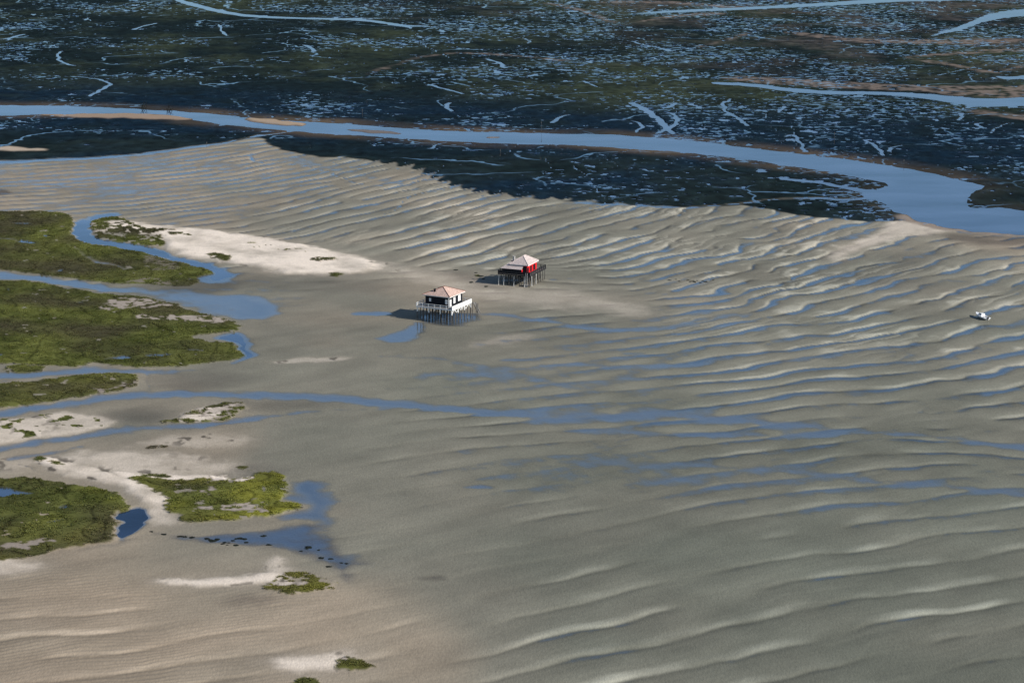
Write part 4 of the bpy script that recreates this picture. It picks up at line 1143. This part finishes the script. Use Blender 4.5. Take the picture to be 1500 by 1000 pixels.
# house
hx0, hx1, hy0, hy1 = -10.75, -2.35, 2.1, 11.0
WT = 8.05
wall = MB().box(hx0, hx1, hy0, hy1, DK + .01, WT).build('wall', M_TAR, A1)
nb = 9
for k in range(nb):
    z0 = DK + .04 + k * (WT - DK - .05) / nb; z1 = DK + .04 + (k + 1) * (WT - DK - .05) / nb - .02
    MB().box(hx0 - .02, hx1 + .02, hy0 - .035, hy0 - .002, z0, z1).box(hx1 + .002, hx1 + .035, hy0 - .035, hy1 + .035, z0, z1).box(
        hx0 - .035, hx0 - .002, hy0 - .035, hy1 + .035, z0, z1).build('weatherboard', M_TAR, wall)
MB().box(hx1 - .10, hx1 + .06, hy0 - .06, hy0 + .14, DK + .02, WT).build('corner_post', M_WHITE, A1)
window(hx0 + 1.7, hy0 - .03, 6.7, .55, 1.0, 'y', M_WHITE, A1)
window(hx1 - .85, hy0 - .03, 6.55, .62, 1.5, 'y', M_WHITE, A1)
d_ = window(hx1 + .03, hy0 + 1.05, 6.0, 1.0, 2.3, 'x', M_WHITE, A1, 'door')
MB().box(hx1 + .09, hx1 + .15, hy0 + 1.38, hy0 + 1.44, 5.8, 5.98).build('handle', M_METAL, d_)
window(hx1 + .03, hy0 + 3.6, 6.5, 1.15, 1.9, 'x', M_WHITE, A1)
window(hx1 + .03, hy0 + 6.9, 6.6, 1.5, 1.9, 'x', M_WHITE, A1)
rx0, rx1, ry0, ry1 = -11.5, -1.6, 1.35, 11.75
MB().box(rx0, rx1, ry0, ry0 + .08, WT + .02, WT + .24).box(rx1 - .08, rx1, ry0 + .08, ry1, WT + .02, WT + .24).box(
    rx0, rx0 + .08, ry0 + .08, ry1, WT + .02, WT + .24).box(rx0 + .08, rx1 - .08, ry1 - .08, ry1, WT + .02, WT + .24).build('eaves_board', M_WHITE, A1)
M_CAP = simple('dark_hip_tile', (.16, .075, .055), .9, .3, 3)
roof = hip_roof(rx0 - .08, rx1 + .08, ry0 - .08, ry1 + .08, WT + .26, 10.35, M_TILE, A1, capmat=M_CAP, ridge=(0, .5))
MB().box(-8.3, -7.8, 3.1, 3.6, 8.4, 10.0).build('chimney', M_TAR, roof)
MB().box(-8.4, -7.7, 3.0, 3.7, 10.01, 10.1).build('chimney_cap', M_TAR, roof)
# landing stairs and mooring posts at the far right corner
for (x, y, h_) in ((.6, S - .4, 4.9), (1.5, S + .5, 4.4), (1.4, S + 1.8, 4.0)):
    pile(A1, x, y, h_, .13, M_PILE)
st_ = MB().beam((.4, S + .3, DK - .1), (.4, S + 3.6, .4), .1, .22).beam((1.4, S + .3, DK - .1), (1.4, S + 3.6, .4), .1, .22).build('stair', M_PILE, A1)
for k in range(11):
    f = (k + .5) / 11
    MB().box(.3, 1.5, S + .3 + f * 3.3 - .13, S + .3 + f * 3.3 + .13, DK - .1 - f * (DK - .5), DK - .05 - f * (DK - .5)).build('tread', M_PALEP, st_)

# ------------------------------------------------------------------ red cabin with dark railings
fx2, fy2 = gp(776, 404.8, 4.0)
ROT2 = math.atan2(-.386, .92)
SX, SY = 11.6, 14.3
A2 = empty('stilt_cabin', (float(fx2), float(fy2), 0.0), ROT2, 'red wooden cabin with dark railings and bleached tiled roofs on stilts', 'cabin')
D2 = 4.15
for i in range(7):
    for j in range(8):
        x = -SX + .2 + i * (SX - .4) / 6; y = .2 + j * (SY - .4) / 7
        outer = (j == 0 or i == 6)
        lean = (random.uniform(-.15, .15), random.uniform(-.15, .15))
        pale_ = outer and random.random() < .4
        pile(A2, x, y, D2 - .28, .15, M_PALEP if pale_ else M_PILE, lean=lean, rootz=-.8)
for j in range(8):
    y = .2 + j * (SY - .4) / 7
    MB().beam((-SX, y, D2 - .2), (0, y, D2 - .2), .16, .22).build('beam', M_PILE, A2)
planks(-SX - .05, .05, -.05, SY + .05, D2, 'deck_board', M_DECK, A2)
for bx_ in ((-SX - .1, .1, -.14, -.06), (.06, .14, -.06, SY + .1), (-SX - .14, -SX - .06, -.06, SY + .1), (-SX - .06, .06, SY + .06, SY + .14)):
    MB().box(*bx_, D2 - .34, D2 + .03).build('fascia', M_DARKW, A2)
rail(A2, (-SX, 0, D2), (0, 0, D2), 7, M_DARKW, solid=True, top=1.15)
rail(A2, (0, .16, D2), (0, SY, D2), 8, M_DARKW, top=1.15, mids=(.25, .5, .75))
rail(A2, (-SX, .16, D2), (-SX, SY, D2), 8, M_DARKW, top=1.15, mids=(.25, .5, .75))
rail(A2, (-SX + .16, SY, D2), (-.16, SY, D2), 7, M_DARKW, top=1.15, mids=(.25, .5, .75))
# upper block
ux0, ux1, uy0, uy1, UW = -7.6, -1.9, 2.4, 10.8, 7.15
w2 = MB().box(ux0, ux1, uy0, uy1, D2 + .01, UW).build('wall', M_RED, A2)
for k in range(20):
    y = uy0 + .02 + k * (uy1 - uy0) / 20
    MB().box(ux1 + .002, ux1 + .03, y, y + (uy1 - uy0) / 20 - .04, D2 + .03, UW - .02).build('wall_board', M_RED, w2)
for y, w_, h_, zc in ((uy0 + .55, .9, 1.9, 5.3), (uy0 + 3.1, 1.15, 1.9, 5.5), (uy0 + 6.0, 1.5, 1.9, 5.5)):
    window(ux1 + .04, y, zc, w_, h_, 'x', M_GLASS, A2, 'window')
window(ux1 - .9, uy0 - .02, 5.6, 1.2, 2.2, 'y', M_DARKW, A2, 'door')
MB().box(ux0 - .55, ux1 + .55, uy0 - .55, uy0 - .48, UW - .12, UW + .08).box(ux1 + .48, ux1 + .55, uy0 - .48, uy1 + .55, UW - .12, UW + .08).build('eaves_board', M_WHITE, A2)
hip_roof(ux0 - .6, ux1 + .6, uy0 - .6, uy1 + .6, UW + .1, 9.6, M_TILE2, A2, courses=12, ridge=(0, .9))
# low veranda wing wrapping the left and front sides
lx0, lx1, ly0, ly1, LW = -11.0, -3.6, 1.0, 11.0, 5.75
w3 = MB().box(lx0 + .3, lx1, ly0 + .3, uy0 - .02, D2 + .01, LW).build('veranda_wall', M_TAR, A2)  # black board stands in for the shade on the veranda front
MB().box(lx1 + .003, lx1 + .05, ly0 + .3, uy0 - .02, D2 + .02, LW - .01).build('end_board', M_RED, w3)
MB().box(lx0 + .3, ux0 - .02, uy0 - .02, ly1, D2 + .01, LW).build('veranda_wall', M_RED, A2)
mb = MB()
c0 = [(lx0 - .2, ly0 - .2, LW + .05), (lx1 + .35, ly0 - .2, LW + .05), (lx1 + .35, uy0 + .9, 7.75), (ux0 - .7, uy0 + .9, 7.75), (ux0 - .7, ly1 + .2, 7.75), (lx0 - .2, ly1 + .2, LW + .05)]
def slope(name, quad, n, parent, m):
    """stepped courses between a lower edge a-b and an upper edge d-c"""
    a, b, c, d = [Vector(q) for q in quad]
    mb = MB()
    for k in range(n):
        t0, t1 = k / n, (k + 1) / n
        p = [a.lerp(d, t0), b.lerp(c, t0), b.lerp(c, t1), a.lerp(d, t1)]
        up = Vector((0, 0, .06)); dn_ = Vector((0, 0, -.05))
        mb.add([p[0] + up, p[1] + up, p[2] + up * .1, p[3] + up * .1, p[0] + dn_, p[1] + dn_, p[2] + dn_, p[3] + dn_],
               [(0, 1, 2, 3), (7, 6, 5, 4), (0, 4, 5, 1), (1, 5, 6, 2), (2, 6, 7, 3), (3, 7, 4, 0)])
    return mb.build(name, m, parent)
slope('veranda_roof', (c0[0], c0[1], c0[2], c0[3]), 7, A2, M_TILE2)
slope('veranda_roof', (c0[5], c0[0], c0[3], c0[4]), 7, A2, M_TILE2)
ch = MB().box(-7.9, -7.3, 4.0, 4.7, 6.9, 9.4).build('chimney', M_BRICK, A2)
MB().box(-8.0, -7.2, 3.9, 4.8, 9.41, 9.52).build('chimney_cap', M_BRICK, ch)
dm = MB().box(-9.0, -8.1, 5.2, 7.6, 6.6, 7.6).build('dormer', M_DARKW, A2)
slope('dormer_roof', ((-9.3, 5.0, 7.65), (-9.3, 7.8, 7.65), (-7.4, 7.8, 8.2), (-7.4, 5.0, 8.2)), 4, dm, M_TILE2)
# cross braces, ladder and low landing
for i in range(5):
    x0_ = -SX + .2 + i * (SX - .4) / 5; x1_ = -SX + .2 + (i + 1) * (SX - .4) / 5
    if i % 2 == 0:
        MB().beam((x0_, .05, .6), (x1_, .05, 3.6), .1, .16).build('brace', M_PILE, A2)
MB().box(-3.4, -.4, .6, 2.6, .5, .62).build('landing', M_DECK, A2)
ld = MB().beam((-1.4, -.5, .1), (-1.4, -.16, D2 + .9), .07, .1).beam((-.8, -.5, .1), (-.8, -.16, D2 + .9), .07, .1).build('ladder', M_PALEP, A2)
for k in range(12):
    f = k / 12
    MB().beam((-1.4, -.48 + .3 * f, .35 + f * 4.3), (-.8, -.48 + .3 * f, .35 + f * 4.3), .05, .05).build('rung', M_PALEP, ld)

# ------------------------------------------------------------------ stranded motor boat
bx, by = gp(1438, 466.5)
bz = ground_z(float(bx), float(by))
hd = Vector((-.36, .93, 0))
B = empty('motor_boat', (float(bx), float(by), bz - .05), math.atan2(hd.y, hd.x), 'white motor boat lying aground on the rippled sand', 'boat')
B.rotation_euler[0] = math.radians(6)
B.scale = (.88, .88, .88)
secs = [(-3.7, 1.22, .95, .12), (-2.4, 1.34, 1.0, .08), (-.8, 1.38, 1.06, .06), (.8, 1.28, 1.15, .07), (2.2, .95, 1.28, .14), (3.2, .5, 1.42, .32), (3.9, .06, 1.55, .7)]
mb = MB()
rings = []
for (x, w, hgt, keel) in secs:
    rings.append([(x, -w, hgt), (x, -w * .86, hgt * .45 + keel * .3), (x, -w * .35, keel + .06), (x, 0, keel), (x, w * .35, keel + .06), (x, w * .86, hgt * .45 + keel * .3), (x, w, hgt)])
vs = [p for r in rings for p in r]
fs = []
for k in range(len(rings) - 1):
    for j in range(6):
        fs.append((k * 7 + j, k * 7 + j + 1, (k + 1) * 7 + j + 1, (k + 1) * 7 + j))
fs.append(tuple(range(7)))
mb.add(vs, fs)
hull = mb.build('hull', M_HULL, B, True)
mb = MB()      # gunwale strip
for k in range(len(secs) - 1):
    for s in (-1, 1):
        a_, b_ = secs[k], secs[k + 1]
        mb.beam((a_[0], s * a_[1], a_[2] + .04), (b_[0], s * b_[1], b_[2] + .04), .32, .10)
mb.box(-3.75, -3.45, -1.2, 1.2, .88, 1.04)
mb.build('gunwale', M_HULL, hull)
mb = MB()      # foredeck
d0 = [s for s in secs if s[0] >= .7]
vs = []
for s in d0:
    vs += [(s[0], -s[1] * .9, s[2] + .02), (s[0], 0, s[2] + .14), (s[0], s[1] * .9, s[2] + .02)]
fs = []
for k in range(len(d0) - 1):
    for j in range(2):
        fs.append((k * 3 + j, k * 3 + j + 1, k * 3 + 4 + j, k * 3 + 3 + j))
mb.add(vs, fs).build('foredeck', M_HULL, B, True)
MB().box(-3.5, .75, -1.15, 1.15, .42, .5).build('cockpit_floor', M_NAVY, B)
cab = MB().add([(-.9, -.8, .9), (1.9, -.62, 1.2), (1.9, .62, 1.2), (-.9, .8, .9), (-.6, -.68, 1.95), (1.0, -.55, 1.9), (1.0, .55, 1.9), (-.6, .68, 1.95)],
              [(3, 2, 1, 0), (4, 5, 6, 7), (0, 1, 5, 4), (1, 2, 6, 5), (2, 3, 7, 6), (3, 0, 4, 7)]).build('cabin', M_HULL, B)
MB().add([(1.86, -.5, 1.32), (1.86, .5, 1.32), (1.12, .46, 1.86), (1.12, -.46, 1.86)], [(0, 1, 2, 3)]).build('windscreen', M_GLASS, cab).location = (.03, 0, .03)
for s in (-1, 1):
    MB().box(-.5, 1.0, s * .735 - .02, s * .735 + .02, 1.45, 1.75).build('side_window', M_GLASS, cab)
eng = MB().box(-4.2, -3.8, -.25, .25, .75, 1.5).build('outboard_engine', M_ENGINE, B)
MB().box(-4.1, -3.92, -.06, .06, .12, .76).build('shaft', M_ENGINE, eng)
MB().tube((-.2, 0, 1.93), (-.3, 0, 3.0), .03, .02, 6).build('aerial', M_HULL, B)
MB().beam((-2.6, -.9, .85), (-2.6, .9, .85), .5, .12).build('bench', M_HULL, B)

# ------------------------------------------------------------------ channel stakes on the far flats
STAKES = [(793, 193, 4.8, 'thin stake on the dark far bank of the straight river'),
          (733, 229, 3.0, 'short dark stake on the weed flat below the river'),
          (1222, 212, 5.6, 'tall thin stake standing among pools behind the river'),
          (1324, 241, 2.2, 'short stake at the far edge of the broad river bend'),
          (531, 172, 4.0, 'slender dark stake behind the straight river'),
          (303, 216, 2.6, 'thin stake at the tip where dark weed meets sand')]
for u, v, h_, lab in STAKES:
    x, y = gp(u, v)
    zz = ground_z(float(x), float(y))
    r = empty('channel_stake', (float(x), float(y), zz - .3), 0, lab, 'stake', 'channel stakes on the flats')
    MB().tube((0, 0, 0), (random.uniform(-.15, .15), 0, h_ + .3), .06, .04, 7).build('pole', M_PILE, r)
    MB().box(-.16, .16, -.03, .03, h_ - .5, h_ + .1).build('top_mark', M_PILE, r)
for u, v, lab in ((210, 159, 'dark spread of branches on the far bank beside a long sand bar'), (249, 163, 'dark bushy bundle on stakes at the far river bank')):
    x, y = gp(u, v)
    zz = ground_z(float(x), float(y))
    r = empty('brushwood_marker', (float(x), float(y), zz - .2), 0, lab, 'marker', 'brushwood markers on the river bank')
    for k in range(7):
        MB().tube((random.uniform(-1.6, 1.6), random.uniform(-1, 1), 0), (random.uniform(-2, 2), random.uniform(-1, 1), random.uniform(1.5, 4)), .14, .08, 6).build('branch', M_WEED, r)

# ------------------------------------------------------------------ weed clumps on the wet mud
def clump_mesh(seed):
    rr = random.Random(seed)
    vs = [(0, 0, .22)]
    n = 12
    for ring_, (rad, h_) in enumerate(((.55, .2), (1.0, -.06))):
        for k in range(n):
            a_ = 2 * math.pi * k / n
            q = rad * rr.uniform(.6, 1.25)
            vs.append((q * math.cos(a_), q * math.sin(a_), h_ * rr.uniform(.6, 1.3)))
    fs = [(0, 1 + k, 1 + (k + 1) % n) for k in range(n)]
    fs += [(1 + k, 1 + n + k, 1 + n + (k + 1) % n, 1 + (k + 1) % n) for k in range(n)]
    me = bpy.data.meshes.new('weed_clump')
    me.from_pydata(vs, [], fs); me.update()
    me.materials.append(M_WEED)
    return me
CM = [clump_mesh(k) for k in range(5)]
def clumps(spots, label, group, smin, smax):
    for (u, v) in spots:
        x, y = gp(u, v)
        o = bpy.data.objects.new('weed_clump', random.choice(CM))
        COL.objects.link(o)
        s_ = random.uniform(smin, smax)
        o.location = (float(x), float(y), max(ground_z(float(x), float(y)), 0) + .0)
        o.scale = (s_ * random.uniform(.9, 1.5), s_ * random.uniform(.9, 1.5), s_ * .8)
        o.rotation_euler = (0, 0, random.uniform(0, 6.28))
        tag(o, label, 'weed', group)
lag = [(222, 779), (240, 783), (264, 785.5), (271, 786), (281, 787), (303, 788.5), (309, 791), (312, 792.5), (326, 797), (329, 794.5), (335, 795), (352, 788), (346, 788.5), (361, 794), (345, 799),
       (341, 791.5), (393, 798), (386, 784.5), (441, 807), (449, 803), (452, 801), (467, 805), (470, 817), (485, 818), (481, 830), (500, 824), (508, 825), (318, 789.5), (333, 798.5), (358, 789)]
clumps(lag, 'small dark weed clump on the wet mud below the yellow green island', 'weed clumps on the lagoon mud', .4, .75)
clumps([(1008, 411), (1011, 413), (1014, 411.5), (1017, 413.5), (1021, 412), (1026, 414), (1029, 411.5), (1034, 413), (995, 412), (981, 411), (990, 409.5), (1045, 410.5)],
       'tiny dark weed clump strewn on the rippled sand flat', 'weed clumps on the rippled sand', .35, .7)
clumps([(697, 400), (668, 396), (704, 405), (712, 420), (690, 414), (708, 409)], 'dark weed clump on muddy sand behind the white railed cabin', 'weed clumps between the cabins', .6, 1.1)
print('terrain verts', NU * NV)
